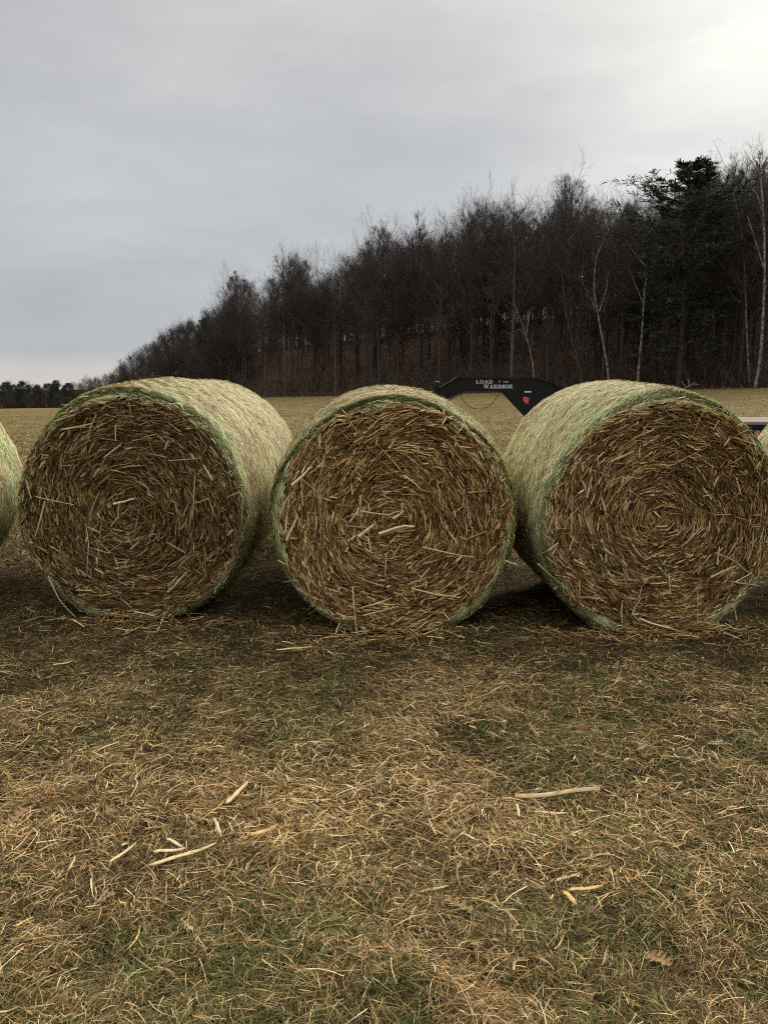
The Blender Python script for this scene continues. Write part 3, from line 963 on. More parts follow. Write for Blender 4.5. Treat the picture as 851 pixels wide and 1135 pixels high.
def pine_tree_data(H, r0, wide, first, nwh, plume=.5, per=5, flat=.35, dens=11):
    K = 10
    z = np.linspace(0, H, K)
    P = np.stack([np.sin(z * .3) * .05, np.cos(z * .23) * .05 - .05, z], -1)[None]
    Rt = taper(np.array([r0]), K, .12)
    n = nwh * per
    t = first + (.985 - first) * ((np.arange(n) // per) / nwh) ** .92 + rng.normal(0, .004, n)
    t = np.clip(t, first, .985)
    az = rng.uniform(0, 6.28, n)
    L = H * wide * np.interp(t, [0, .25, .42, .55, .68, .78, .86, .93, 1.0], [.55, .5, .55, .80, 1.0, .80, .52, .28, .03]) * rng.uniform(.45, 1.15, n)
    if first < .05:
        L = H * wide * (1.05 - .85 * t ** 1.4) * rng.uniform(.6, 1.1, n)
    d = np.stack([np.cos(az), np.sin(az), np.interp(t, [0, .5, .8, 1], [-.06, .12, .42, .9])], -1)
    pts = [np.stack([np.zeros(n), np.zeros(n), t * H], -1)]
    for q in range(5):
        pts.append(pts[-1] + unit(d) * (L / 5)[:, None])
        d = d + np.array([0, 0, .10]) + rng.normal(0, .06, (n, 3))
    A = np.stack(pts, 1)
    Ra = taper(.018 + .007 * L, 6, .3)
    trunk = merge([tubes(P, Rt, 7, pal(1, BARKC, .05)), tubes(A, Ra, 3, pal(n, BARKC, .1))])
    B, tb, ib, rb, LB = children_of(A, Ra, 13, .20, 1.0, (.62, .2), lambda t_, i: L[i] * .30 * rng.uniform(.5, 1.2, len(t_)) + .25, 3, .05, .12)
    B[:, 1:, 2] = B[:, :1, 2] + (B[:, 1:, 2] - B[:, :1, 2]) * flat      # boughs spread in flat sprays
    keep = rng.random(len(B)) < np.interp(t[ib], [0, .4, .55, 1], [.42, .5, 1, 1]) if first > .05 else rng.random(len(B)) < 1.1
    B = B[keep]
    parts = [ribbons(B, np.full(B.shape[:2], .014), unit(rng.normal(0, 1, (len(B), 3))), pal(len(B), BARKC, .1))]
    NC = [(4, (.036, .048, .030)), (3, (.052, .066, .040)), (2, (.026, .034, .022)), (1, (.075, .085, .05))]
    C_, tc_, ic, _, _ = children_of(B, np.full(B.shape[:2], .01), dens, .05, 1.0, (.6, .3), lambda t_, i: plume * rng.uniform(.45, 1.1, len(t_)), 2, .3, .1)
    side = unit(np.cross(C_[:, 1] - C_[:, 0], rng.normal(0, 1, (len(C_), 3))))
    W = np.stack([np.full(len(C_), .018), np.full(len(C_), .030)], 1) * rng.uniform(.6, 1.3, (len(C_), 1))
    parts.append(ribbons(C_, W, side, pal(len(C_), NC, .2)))
    return trunk, merge(parts)


def proto(kind, tr, cr, mt, mc):
    zt_ = np.percentile(cr[0][:, 2], 99.9) / 20.0
    tr[0][:, 2] /= zt_; cr[0][:, 2] /= zt_
    a = npmesh('trunk', *tr[:2], tr[2], smooth=True); a.materials.append(mt)
    b_ = npmesh('crown', *cr); b_.materials.append(mc)
    return (a, b_)


H0 = 20.0
PR = []
BUSHY = [proto('bare', *bare_tree(H0, .15, .40, .04, 30, False, 1.05, up=.45), M_twig, M_twig), proto('bare', *bare_tree(H0, .14, .46, .08, 26, False, 1.1, up=.5), M_twig, M_twig)]
specs = [(.17, .30, .18, 24, False, 1.05), (.17, .50, .35, 11, True, 1.1), (.13, .24, .28, 22, False, 1.05), (.16, .48, .40, 10, True, 1.15), (.15, .32, .14, 26, False, 1.0), (.12, .22, .35, 20, False, 1.0), (.17, .34, .22, 22, False, 1.1)]
BARK2 = [(4, (.085, .070, .060)), (3, (.11, .092, .080)), (2, (.075, .055, .048))]
BARK3 = [(4, (.054, .043, .038)), (3, (.070, .056, .048)), (2, (.040, .033, .030))]
for q, (r0, sp_, fi_, n1, fk, dn) in enumerate(specs):
    PR.append(proto('bare', *bare_tree(H0, r0, sp_, fi_, n1, fk, dn, up=.5, colour=(BARKC, BARK3, BARK2, BARKC, BARK3, BARK2, BARKC)[q]), M_twig, M_twig))
PINES = [proto('pine', *pine_tree_data(H0, .26, .29, .14, 28, .42, 5, .30, 17), M_twig, M_needle), proto('pine', *pine_tree_data(H0, .22, .20, .12, 24, .5), M_twig, M_needle),
         proto('pine', *pine_tree_data(H0, .3, .30, .01, 20, 1.3, 5, .8, 8), M_twig, M_needle), proto('pine', *pine_tree_data(H0, .3, .34, .01, 18, 1.5, 5, .8, 8), M_twig, M_needle)]


def place_tree(pr, name, x, y, h, label, cat, group=None, rz=None, wide=1.0):
    """copies of a prototype's trunk and crown under a tree of their own"""
    s = h / H0
    root = empty(name, (x, y, float(terrain(x, y)) - .08), rng.uniform(0, 6.28) if rz is None else rz)
    root.scale = (s * wide, s * wide, s)
    tag(root, label, cat, group)
    for nm, me in zip(('trunk', 'crown'), pr):
        o = bpy.data.objects.new(nm, me); COL.objects.link(o); o.parent = root
    return root


SKX = np.array([-80, 0, 50, 75, 95, 112, 122, 135, 150, 165, 182, 200, 218, 235, 248, 262, 272, 285, 300, 320, 338, 350, 365, 380, 400, 420, 440, 462, 480, 492, 505, 520, 540, 560, 577, 590, 602, 625, 645, 665, 700, 730, 745, 790, 825, 851, 900, 1000.])
SKY = np.array([428, 427, 425, 421, 415, 411, 405, 388, 382, 368, 358, 350, 345, 335, 325, 287, 290, 305, 300, 264, 272, 298, 285, 272, 262, 240, 246, 236, 252, 240, 222, 212, 204, 204, 206, 226, 225, 188, 196, 206, 204, 202, 198, 170, 164, 160, 158, 150.])


def sky_top(px):
    return np.interp(px, SKX, SKY)


def polar_at(px, extra):
    th = math.atan((px - CX) / FPX)
    r = float(edge_r(np.array(th))) + extra
    return r * math.sin(th), r * math.cos(th), r


def max_h(px, x, y):
    # height at which the crown's tip meets the wood's skyline from the eye
    z = float(terrain(x, y))
    d = ray(px, sky_top(CX + (px - CX) * 1.04))     # tips splay outwards in the tilted view
    zt = EYE + d[2] * (y / d[1])
    return zt - z


# skyline trees that stand out, by where their tips break the sky
named = [(262, 287, 2, 6, 'slender bare tree, first tall tip at the left shoulder of the wooded hill'),
         (318, 264, 0, 4, 'tall dark bare tree with a pointed crown above the field left of the middle bale'),
         (378, 272, 3, 8, 'rounded bare tree between the pointed tree and the twin tall tips'),
         (420, 239, 0, 9, 'bare tree with fine upright tip above the middle bale, left of the trailer neck'),
         (463, 234, 4, 6, 'bare tree with narrow upright tip just left of the trailer coupler'),
         (543, 203, 1, 3, 'broad fan shaped bare tree above the trailer lettering'),
         (577, 206, 3, 9, 'bare tree crowding the right side of the broad fan shaped tree'),
         (625, 187, 6, 6, 'highest bare tree between the fan shaped tree and the big pine'),
         (662, 203, 3, 12, 'flat topped bare tree behind the forked white birch'),
         (703, 203, 1, 10, 'bare tree touching the left side of the big pine'),
         (795, 168, 0, 9, 'tall bare tree rising just right of the big pine'),
         (828, 162, 2, 12, 'bare tree with fine pale tips near the right edge of the picture')]
for px, py, k, ex, lab in named:
    x, y, r = polar_at(px, ex)
    place_tree(PR[k], 'bare_tree', x, y, max_h(px, x, y) * 1.05, lab, 'tree', 'bare trees breaking the skyline')

ZONES = [(262, 'above the dark faced bale'), (370, 'over the gap left of the middle bale'), (480, 'above the middle bale'), (610, 'behind the trailer neck'),
         (690, 'around the forked birch'), (805, 'around the big pine'), (2000, 'by the tallest birch at the right edge')]
for px0 in np.concatenate([np.linspace(106, 262, 62), np.linspace(262, 905, 158)]):
    px = px0 + rng.uniform(-5, 5)
    ex = rng.uniform(0.0, 1.0) ** 1.1 * 40 + 1.0
    x, y, r = polar_at(px, ex)
    mh = max_h(px, x, y)
    h = min(mh * rng.uniform(.78, 1.0), 24.0)
    if px > 700 and ex < 20: h = min(h, 19)
    if px > 600 and ex < 14 and rng.random() < .4: h *= rng.uniform(.4, .8)
    zone = next(z_ for lim, z_ in ZONES if px < lim)
    row = 'in the front rank' if ex < 12 else 'halfway up the wooded slope' if ex < 26 else 'high on the wooded crest'
    pk = rng.integers(len(PR))
    P_ = BUSHY[pk % 2] if px < 262 else PR[pk]
    kind_ = 'bushy' if px < 262 else 'spreading' if pk in (1, 3) else 'slender' if pk in (2, 5) else 'full'
    place_tree(P_, 'bare_tree', x, y, h, kind_ + ' bare tree ' + row + ' ' + zone, 'tree', kind_ + ' bare trees ' + row + ' ' + zone, wide=float(rng.uniform(.85, 1.25)))

# the big pine and lesser dark evergreens
x, y, r = polar_at(748, 0.3)
mh = EYE + ray(763, 177)[2] * (y / ray(763, 177)[1]) - float(terrain(x, y))
place_tree(PINES[0], 'pine_tree', x, y, mh, 'big dark pine standing above the bare trees on the right', 'pine tree', rz=.7, wide=1.3)
for px, ex, py, lab in [(548, 9, 262, 'dark narrow evergreen inside the wood behind the trailer lettering'),
                        (232, 12, 352, 'small dark evergreen near the left shoulder of the wooded hill'),
                        (705, 8, 300, 'half hidden dark evergreen left of the big pine trunk'),
                        (800, 12, 300, 'half hidden dark evergreen right of the big pine trunk')]:
    x, y, r = polar_at(px, ex)
    mh = EYE + ray(px, py)[2] * (y / ray(px, py)[1]) - float(terrain(x, y))
    place_tree(PINES[1], 'pine_tree', x, y, mh, lab, 'pine tree', wide=.9)
for i, px in enumerate(np.linspace(-40, 112, 44)):
    px += rng.uniform(-2.5, 2.5)
    x, y, r = polar_at(px, rng.uniform(1, 22))
    top_ = np.interp(px, [-60, 0, 12, 25, 38, 48, 60, 80, 112], [428, 429, 425, 428, 424, 428, 425, 426, 421]) + rng.choice([-4.0, -2, 0, 1, 2]) + rng.uniform(-1, 1)
    h = EYE + ray(px, top_)[2] * (y / ray(px, top_)[1]) - float(terrain(x, y))
    if i % 5 in (1, 3) or px > 85:
        place_tree(BUSHY[i % 2], 'bare_tree', x, y, h * 1.1, 'small leafless tree among the dark pines of the distant tree line at the far left', 'tree',
                   'distant leafless trees along the far left field edge', wide=float(rng.uniform(1.0, 1.5)))
    else:
        place_tree(PINES[2 + i % 2], 'pine_tree', x, y, h, 'small dark pine in the distant tree line at the far left', 'pine tree',
                   'distant dark pines along the far left field edge', wide=float(rng.uniform(1.0, 1.5)))

# birches: stems traced, then given limbs and twigs
BIR = [(2, (.12, .108, .094)), (1, (.09, .08, .07)), (1, (.16, .145, .125))]


def birch(paths, ex, r0, label, n1=9, sp_=.14, name='birch_tree', col=BIR, mat=None):
    px0, py0 = paths[0][0]
    x, y, r = polar_at(px0, ex)
    base = np.array([x, y, float(terrain(x, y)) - .05])
    root = empty(name, base)
    tag(root, label, 'birch tree' if name == 'birch_tree' else 'tree', None)
    polys = []
    for pi, pth in enumerate(paths):
        q = np.array(pth, float)
        s = np.linspace(0, len(q) - 1, 9)
        X = np.interp(s, range(len(q)), q[:, 0]); Y = np.interp(s, range(len(q)), q[:, 1])
        dep = y + (np.linspace(0, 1, 9) * rng.uniform(-1.2, 1.2) if pi else np.zeros(9))
        W = np.array([at(a_, b_, d_) for a_, b_, d_ in zip(X, Y, dep)]) - base
        if pi == 0: W[0, 2] = 0.0
        polys.append(W)
    limbs, crown = [], []
    for pi, W in enumerate(polys):
        P = W[None]
        Lp = np.linalg.norm(W[-1] - W[0])
        rr = r0 * .8 if pi == 0 else r0 * .42
        Rt = taper(np.array([rr]), 9, .35)
        limbs.append(tubes(P, Rt, 6, pal(1, col, .05)))
        A, t, _, rb, LA = children_of(P, Rt, n1 + 6 if pi == 0 else 8, .35 if pi == 0 else .2, 1.0, (.6, .2), lambda t, i: Lp * sp_ * rng.uniform(.6, 1.3, len(t)) * (1.2 - .5 * t), 5, .4, .15)
        Ra = taper(np.minimum(rb * .5, .035), 5, .4)
        crown.append(tubes(A, Ra, 3, pal(len(A), col, .15)))
        B, t, ib, rb, LB = children_of(A, Ra, 6, .2, 1.0, (.6, .2), lambda t, i: LA[i] * .5 * rng.uniform(.5, 1.2, len(t)), 4, .3, .15)
        crown.append(ribbons(B, np.full(B.shape[:2], .009), unit(rng.normal(0, 1, (len(B), 3))), pal(len(B), [(1, (.10, .08, .075))], .2)))
    for nm, dat, m_ in (('trunk', merge(limbs), mat or M_birch), ('crown', merge(crown), M_twig)):
        me = npmesh(nm, *dat[:2], dat[2], smooth=(nm == 'trunk')); link(nm, me, m_, root)


birch([[(676, 424), (671, 395), (665, 365), (661, 340), (657, 318), (660, 285), (668, 268)], [(663, 350), (650, 322), (641, 305)], [(664, 345), (672, 320), (674, 300)]], -1.0, .14,
      'forked white birch with two spreading arms, right of the red trailer decal')
birch([[(706, 428), (708, 400), (711, 370), (713, 340), (714, 315), (719, 297)], [(713, 338), (705, 318), (697, 300)], [(716, 296), (706, 285), (694, 268)]], -.8, .15,
      'pale birch with a bent arm just left of the big pine trunk')
birch([[(592, 422), (590, 402), (585, 380), (578, 358), (569, 335)], [(584, 375), (576, 365), (562, 370)], [(583, 372), (586, 352), (590, 340)]], -.6, .10,
      'small leaning birch just above the right end of the trailer neck')
birch([[(836, 432), (842, 400), (845, 360), (847, 300), (846, 240), (843, 200), (838, 178)], [(847, 300), (835, 262), (828, 240)], [(846, 240), (838, 215), (828, 205)]], -.3, .17,
      'tallest white birch, straight trunk near the right edge', 14, .12)
birch([[(830, 425), (828, 390), (826, 340), (824, 290), (820, 250), (812, 215)]], 3.0, .13, 'second white birch, thin stem beside the tallest one', 12, .12)
birch([[(645, 428), (640, 400), (632, 370), (626, 340), (622, 300)]], 1.5, .12, 'leaning grey trunk left of the forked white birch', 10, .14, 'grey_tree', [(1, (.085, .075, .065))], M_barkl)
for px, ex, lab in [(760, 6, ''), (735, 4, ''), (748, 14, ''), (778, 8, ''), (790, 13, ''), (806, 5, ''), (817, 9, ''), (722, 10, ''), (690, 6, ''), (655, 9, ''), (610, 7, ''), (520, 5, ''), (486, 3, ''), (440, 6, ''), (412, 4, ''), (392, 7, ''), (350, 5, ''), (770, 20, ''), (797, 25, '')]:
    x, y, r = polar_at(px, ex)
    h = min(max_h(px, x, y) * .9, 19)
    place_tree(PR[(2, 5)[px % 2]], 'bare_tree', x, y, h, 'bare tree with a straight dark trunk low in the right half of the wood' if px > 600 else 'bare tree with a dark trunk at the wood edge above the middle bale',
               'tree', 'dark trunks along the right half of the wood' if px > 600 else 'dark trunks along the middle edge of the wood', wide=.9)

# undergrowth along the wood's edge and floor
def brush(n, px_lo, px_hi, ex_lo, ex_hi, h_lo, h_hi):
    px = rng.uniform(px_lo, px_hi, n); th = np.arctan((px - CX) / FPX)
    r = edge_r(th) + rng.uniform(ex_lo, ex_hi, n)
    X = r * np.sin(th); Y = r * np.cos(th); Z = terrain(X, Y)
    h = rng.uniform(h_lo, h_hi, n)
    P0 = np.stack([X, Y, Z], -1)
    lean = rng.normal(0, .28, (n, 2))
    P = np.stack([P0, P0 + np.stack([lean[:, 0] * h * .4, lean[:, 1] * h * .4, h * .5], -1), P0 + np.stack([lean[:, 0] * h * 1.1, lean[:, 1] * h, h * .95], -1)], 1)
    C = pal(n, [(4, (.060, .045, .036)), (2, (.095, .065, .045)), (1, (.15, .12, .09))], .2)
    Rr = taper(np.full(n, .016), 3, .5)
    parts = [tubes(P, Rr, 3, C)]
    A, *_ = children_of(P, Rr, 7, .25, 1.0, (.7, .25), lambda t, i: h[i] * .35 * rng.uniform(.5, 1.2, len(t)), 3, .3, .2)
    parts.append(ribbons(A, np.full(A.shape[:2], .008), unit(rng.normal(0, 1, (len(A), 3))), pal(len(A), [(4, (.060, .045, .036)), (2, (.10, .07, .05)), (1, (.16, .13, .10))], .2)))
    return merge(parts)


# deeper part of the wood: many more trees of the same kind, read as one mass
LOW = [bare_tree(H0, .14, .34, .06, 20, False, .75), bare_tree(H0, .14, .38, .08, 18, False, .8), bare_tree(H0, .12, .34, .05, 22, False, .72)]
parts = []
for L_ in LOW:
    zt_ = np.percentile(L_[1][0][:, 2], 99.8) / H0
    L_[0][0][:, 2] /= zt_; L_[1][0][:, 2] /= zt_
for q in range(400):
    px = rng.uniform(-70, 265) if q < 170 else rng.uniform(230, 920)
    x, y, r = polar_at(px, rng.uniform(8, 70) if q < 300 else rng.uniform(34, 55))
    z = float(terrain(x, y)); h = min(max_h(px, x, y) * rng.uniform(.72, .95), 22)
    if h < 1.5: continue
    if q < 170: h *= rng.uniform(.75, 1)
    sc = h / H0; a_ = rng.uniform(0, 6.28); c_, s_ = math.cos(a_), math.sin(a_)
    for V, F, C in LOW[q % 3]:
        parts.append((np.stack([(V[:, 0] * c_ - V[:, 1] * s_) * sc * 1.15 + x, (V[:, 0] * s_ + V[:, 1] * c_) * sc * 1.15 + y, V[:, 2] * sc + z], -1).astype(np.float32), F, C.astype(np.float32)))
V, F, C = merge(parts)
tag(link('far_wood', npmesh('far_wood', V, F, C), M_twig), 'deep mass of leafless wood behind the front trees of the hill', 'wood', None, 'stuff')
V, F, C = merge([brush(2600, 100, 930, -.5, 8, .5, 2.6), brush(3000, 100, 930, 2, 40, .8, 4.2), brush(2600, 100, 930, 34, 52, 2.5, 6.5), brush(3200, 190, 640, 32, 50, 3.0, 8.0), brush(1500, -80, 240, -1, 10, 1.0, 4.5)])
tag(link('undergrowth', npmesh('undergrowth', V, F, C), M_twig), 'tangle of leafless brush and saplings under the wood', 'undergrowth', None, 'stuff')
# fallen leaves on the wooded slope
n = 30000
px = rng.uniform(90, 950, n); th = np.arctan((px - CX) / FPX); r = edge_r(th) + rng.uniform(0, 1, n) ** 1.3 * 40 - .5
X = r * np.sin(th); Y = r * np.cos(th); Z = terrain(X, Y) + .02
d1 = unit(rng.normal(0, 1, (n, 3)) * np.array([1, 1, .5])); 
P = np.stack([np.stack([X, Y, Z], -1) - d1 * .09, np.stack([X, Y, Z], -1) + d1 * .09], 1)
V, F, C = ribbons(P, np.full((n, 2), .07), unit(np.cross(d1, rng.normal(0, 1, (n, 3)))), pal(n, [(3, (.135, .070, .038)), (2, (.09, .052, .030)), (2, (.05, .032, .021)), (1, (.17, .105, .062))], .2))
tag(link('leaf_litter', npmesh('leaf_litter', V, F, C), M_twig), 'reddish brown fallen leaves covering the wooded slope', 'leaf litter', None, 'stuff')

# pale fallen limb lying at the field edge
x, y, r = polar_at(757, -3.0)
fb = empty('fallen_branch', (x, y, float(terrain(x, y))))
tag(fb, 'bleached fallen branch lying at the field edge under the big pine', 'branch')
segs = [[(-.5, 0, 0), (0, 0, .22), (.35, .1, .45), (.55, .1, .62)], [(0, 0, .22), (-.25, .1, .5), (-.32, .1, .72)], [(.1, 0, .3), (.12, 0, .6), (.05, .1, .85)], [(.35, .1, .45), (.6, 0, .48), (.8, 0, .4)]]
mb = MB()
for s_ in segs: mb.tube([(a_ * 1.25, b_, c_ * 1.1) for a_, b_, c_ in s_], .022, 5)
mb.build('limb', mat_plain('bleached_wood', (.42, .39, .34), (.28, .25, .21), .8, .1, 9.0), fb)

# ================================================================== grass
GRAY = None
DRY = [(22, (.36, .232, .096)), (17, (.52, .36, .155)), (14, (.78, .59, .31)), (22, (.18, .104, .042)), (9, (.34, .18, .075)), (22, (.060, .036, .015))]
PALEC = [(3, (.68, .50, .25)), (3, (.60, .42, .18)), (1, (.86, .70, .40)), (2, (.42, .27, .10))]
GREEN = [(26, (.080, .090, .030)), (16, (.14, .145, .048)), (22, (.045, .056, .018)), (10, (.26, .26, .09)), (18, (.34, .25, .095))]
DARKD = [(30, (.14, .085, .036)), (20, (.23, .155, .07)), (22, (.07, .043, .019)), (11, (.44, .32, .155)), (14, (.10, .105, .038))]  # dark strands, for soil patches and the shade painted round the bales


def zones(X, Y):
    green = vnoise(X, Y, .50, 3) * .36 + vnoise(X, Y, .16, 4) * .36 + vnoise(X, Y, .06, 5) * .28
    r = np.hypot(X, Y)
    bald = vnoise(X, Y, .42, 8) * .6 + vnoise(X, Y, .16, 9) * .4
    # greener close to the camera, pale thatch band about 2.7 m away, churned dark soil before the bales plus shade painted round and behind them
    gb = np.interp(Y, [0, 1.9, 2.3, 2.55, 2.9, 3.3, 3.7, 4.3, 4.9, 7, 20], [.05, .03, .02, -.10, -.12, -.03, .04, -.04, -.06, .0, .0])
    dark = np.interp(Y, [0, 2.2, 2.5, 3.0, 3.5, 4.1, 4.6, 8.5, 11], [.30, .20, .04, .02, .30, .60, .85, .95, .15]) + (bald - .5) * 1.3
    return green + gb, dark, bald


def blades(n, r_lo, r_hi, th_max, ln, wd, flat, lift, K=4, tuft=0.0, pwr=1.0, table=None):
    th = rng.uniform(-th_max, th_max, n)
    r = r_lo * (r_hi / r_lo) ** (rng.random(n) ** pwr) if r_hi / r_lo > 1.2 else rng.uniform(r_lo, r_hi, n)
    X = r * np.sin(th); Y = r * np.cos(th)
    gr, dk, bald = zones(X, Y)
    if r_lo < 6:      # thin thatch over damp soil in irregular patches
        bare_ = vnoise(X, Y, .26, 71) * .5 + vnoise(X, Y, .10, 72) * .3 + vnoise(X, Y, .6, 73) * .2
        kp = rng.random(n) < np.clip((bare_ - .33) * 5.5, .42, 1)
        if table is not None: kp &= rng.random(n) < np.clip(.95 - dk, .08, 1) * np.clip((vnoise(X, Y, .33, 74) - .35) * 4, .08, 1)
        X, Y, gr, dk, bald, th, r = X[kp], Y[kp], gr[kp], dk[kp], bald[kp], th[kp], r[kp]; n = len(X)
        dk = dk + np.clip((.46 - bare_[kp]) * 3.5, 0, .7)
    isg = rng.random(n) < np.clip((gr - .50) * 2.4 + .27, .08, .62)
    isd = rng.random(n) < np.clip(dk, 0, .95)
    C = np.where(isg[:, None], pal(n, GREEN, .2), np.where(isd[:, None], pal(n, DARKD, .2), pal(n, DRY, .2)))
    if table is not None: C = pal(n, table, .2)
    if r_lo > 6:      # the mown field beyond: duller and evener
        C = C * .62 + np.array([.16, .118, .05]) * .38
    L = rng.uniform(ln[0], ln[1], n) * np.where(isd, .8, 1) * np.exp(rng.normal(0, .25, n))
    swirl = vnoise(X, Y, .30, 21) * 9.0 + rng.normal(0, .9, n)
    az = np.where(rng.random(n) < .55, swirl, rng.uniform(0, 6.28, n))
    h = np.stack([np.cos(az), np.sin(az), np.zeros(n)], -1)
    az2 = az + rng.normal(0, .8, n)
    h2 = np.stack([np.cos(az2), np.sin(az2), np.zeros(n)], -1)
    up = rng.random(n) < tuft
    e0 = np.where(up, rng.uniform(.7, 1.4, n), rng.uniform(*flat, n))
    z0 = terrain(X, Y) + np.where(up, 0.0, rng.random(n) ** 1.5 * lift * (.5 + vnoise(X, Y, .22, 33) * 1.2))
    P = [np.stack([X, Y, z0], -1)]
    s = np.linspace(0, 1, K)
    for i in range(K - 1):
        q = (s[i] + s[i + 1]) / 2
        d = h * (1 - q) + h2 * q
        el = e0 * (1 - 1.7 * q) - rng.uniform(0, .25, n)
        P.append(P[-1] + (d * np.cos(el)[:, None] + np.array([0, 0, 1.0]) * np.sin(el)[:, None]) * (L / (K - 1))[:, None])
    P = np.stack(P, 1)
    ground = terrain(P[..., 0], P[..., 1])
    P[..., 2] = np.maximum(P[..., 2], ground + .0015)
    S = np.cross(h, np.array([0, 0, 1.0])); S = unit(S + np.array([0, 0, 1.0]) * rng.normal(0, .5, (n, 1)))
    W = (rng.uniform(wd[0], wd[1], n) * np.where(isg, 1.0, 1))[:, None] * np.interp(s, [0, .3, 1], [.8, 1, .25])[None]
    return ribbons(P, W, S, C)


def tufts(n):
    """rooted tussocks, blades fanning from one crown"""
    th = rng.uniform(-R(35), R(35), n); r = 1.35 * (6.0 / 1.35) ** rng.random(n)
    X = r * np.sin(th); Y = r * np.cos(th)
    gr, dk, _ = zones(X, Y)
    keep = rng.random(n) < np.clip(.35 + (gr - .45) * 3, .12, 1) * np.where(dk > .6, .4, 1)
    X, Y, gr = X[keep], Y[keep], gr[keep]
    m = rng.integers(14, 42, len(X)); idx = np.repeat(np.arange(len(X)), m); N_ = len(idx)
    size = rng.uniform(.5, 1.25, len(X))[idx]
    lean = rng.uniform(0, 6.28, len(X))[idx]; la = rng.uniform(.2, 1.0, len(X))[idx]
    az = rng.uniform(0, 6.28, N_); k1 = rng.random(N_) < la
    az = np.where(k1, lean + rng.normal(0, .6, N_), az)
    h = np.stack([np.cos(az), np.sin(az), np.zeros(N_)], -1)
    x = X[idx] + rng.normal(0, .012, N_); y = Y[idx] + rng.normal(0, .012, N_)
    P = [np.stack([x, y, terrain(x, y) - .003], -1)]
    L = rng.uniform(.03, .09, N_) * size; e0 = rng.uniform(.5, 1.45, N_)
    for q in (.1, .35, .6, .9):
        el = e0 - q * rng.uniform(.8, 1.9, N_)
        P.append(P[-1] + (h * np.cos(el)[:, None] + np.array([0, 0, 1.0]) * np.sin(el)[:, None]) * (L / 4)[:, None])
    P = np.stack(P, 1)
    P[..., 2] = np.maximum(P[..., 2], terrain(P[..., 0], P[..., 1]) + .004)
    isg = rng.random(N_) < np.clip(.5 + (gr[idx] - .5) * 2.5, .1, .9)
    C = np.where(isg[:, None], pal(N_, GREEN, .2), pal(N_, DRY, .2))
    S = unit(np.cross(h, np.array([0, 0, 1.0])) + np.array([0, 0, .3]) * rng.normal(0, 1, (N_, 1)))
    W = (rng.uniform(.0005, .0012, N_) * np.interp(Y[idx], [1.5, 4], [1, 1.5]))[:, None] * np.array([.8, 1, .9, .6, .2])[None]
    return ribbons(P, W, S, C)


sets = [blades(135000, 1.35, 2.6, R(36), (.02, .11), (.0006, .0014), (-.05, .45), .040, 5, .10),
        blades(105000, 2.4, 4.3, R(35), (.02, .12), (.0008, .0019), (-.05, .45), .036, 4, .10),
        blades(90000, 3.6, 7.5, R(35), (.02, .10), (.0009, .0022), (-.05, .45), .018, 4, .15),
        blades(6000, 1.35, 2.6, R(36), (.03, .09), (.0006, .0013), (-.02, .35), .042, 5, .05, table=PALEC),
        blades(17000, 2.3, 4.8, R(36), (.03, .13), (.0009, .0022), (-.02, .35), .042, 5, .05, table=PALEC),
        blades(130000, 3.2, 8.0, R(35), (.02, .09), (.0009, .0020), (-.05, .55), .030, 3, .15),
        tufts(3000)]
V, F, C = merge(sets)
tag(link('dead_grass', npmesh('dead_grass', V, F, C), M_grass), 'matted tan and green grass and thatch covering the near ground', 'grass', None, 'stuff')
sets = [blades(52000, 7.0, 22, R(34), (.05, .16), (.003, .007), (.5, 1.3), .01, 3, .6),
        blades(60000, 20, 100, R(33), (.08, .20), (.006, .014), (.6, 1.4), .01, 3, .8)]
V, F, C = merge(sets)
tag(link('field_stubble', npmesh('field_stubble', V, F, C), M_grass), 'short dry field grass stretching to the wood', 'grass', None, 'stuff')

# loose chaff dropped at the foot of the bales
n = 1300
X = rng.uniform(-3.6, 3.8, n)
bx = np.array([-3.46, -1.615, .045, 1.69, 3.5]); fy = np.array([5.05, 5.28, 5.02, 4.98, 5.15])
near_i = np.abs(X[:, None] - bx).argmin(1)
X = bx[near_i] + rng.normal(0, .34, n)
Y = fy[near_i] - np.abs(rng.normal(.02, .16, n))
az = rng.uniform(0, 6.28, n); l = rng.uniform(.012, .07, n)
d = np.stack([np.cos(az), np.sin(az), rng.normal(0, .2, n)], -1) * l[:, None]
P0 = np.stack([X, Y, terrain(X, Y) + .012 + rng.random(n) * .03], -1)
P = np.stack([P0 - d, P0 + rng.normal(0, .004, (n, 3)), P0 + d], 1)
V, F, C = tubes(P, np.repeat(rng.uniform(.001, .004, n)[:, None], 3, 1), 3, pal(n, STRAW_FACE))
tag(link('loose_chaff', npmesh('loose_chaff', V, F, C), M_straw), 'broken straw dropped along the foot of the bales', 'straw', None, 'stuff')

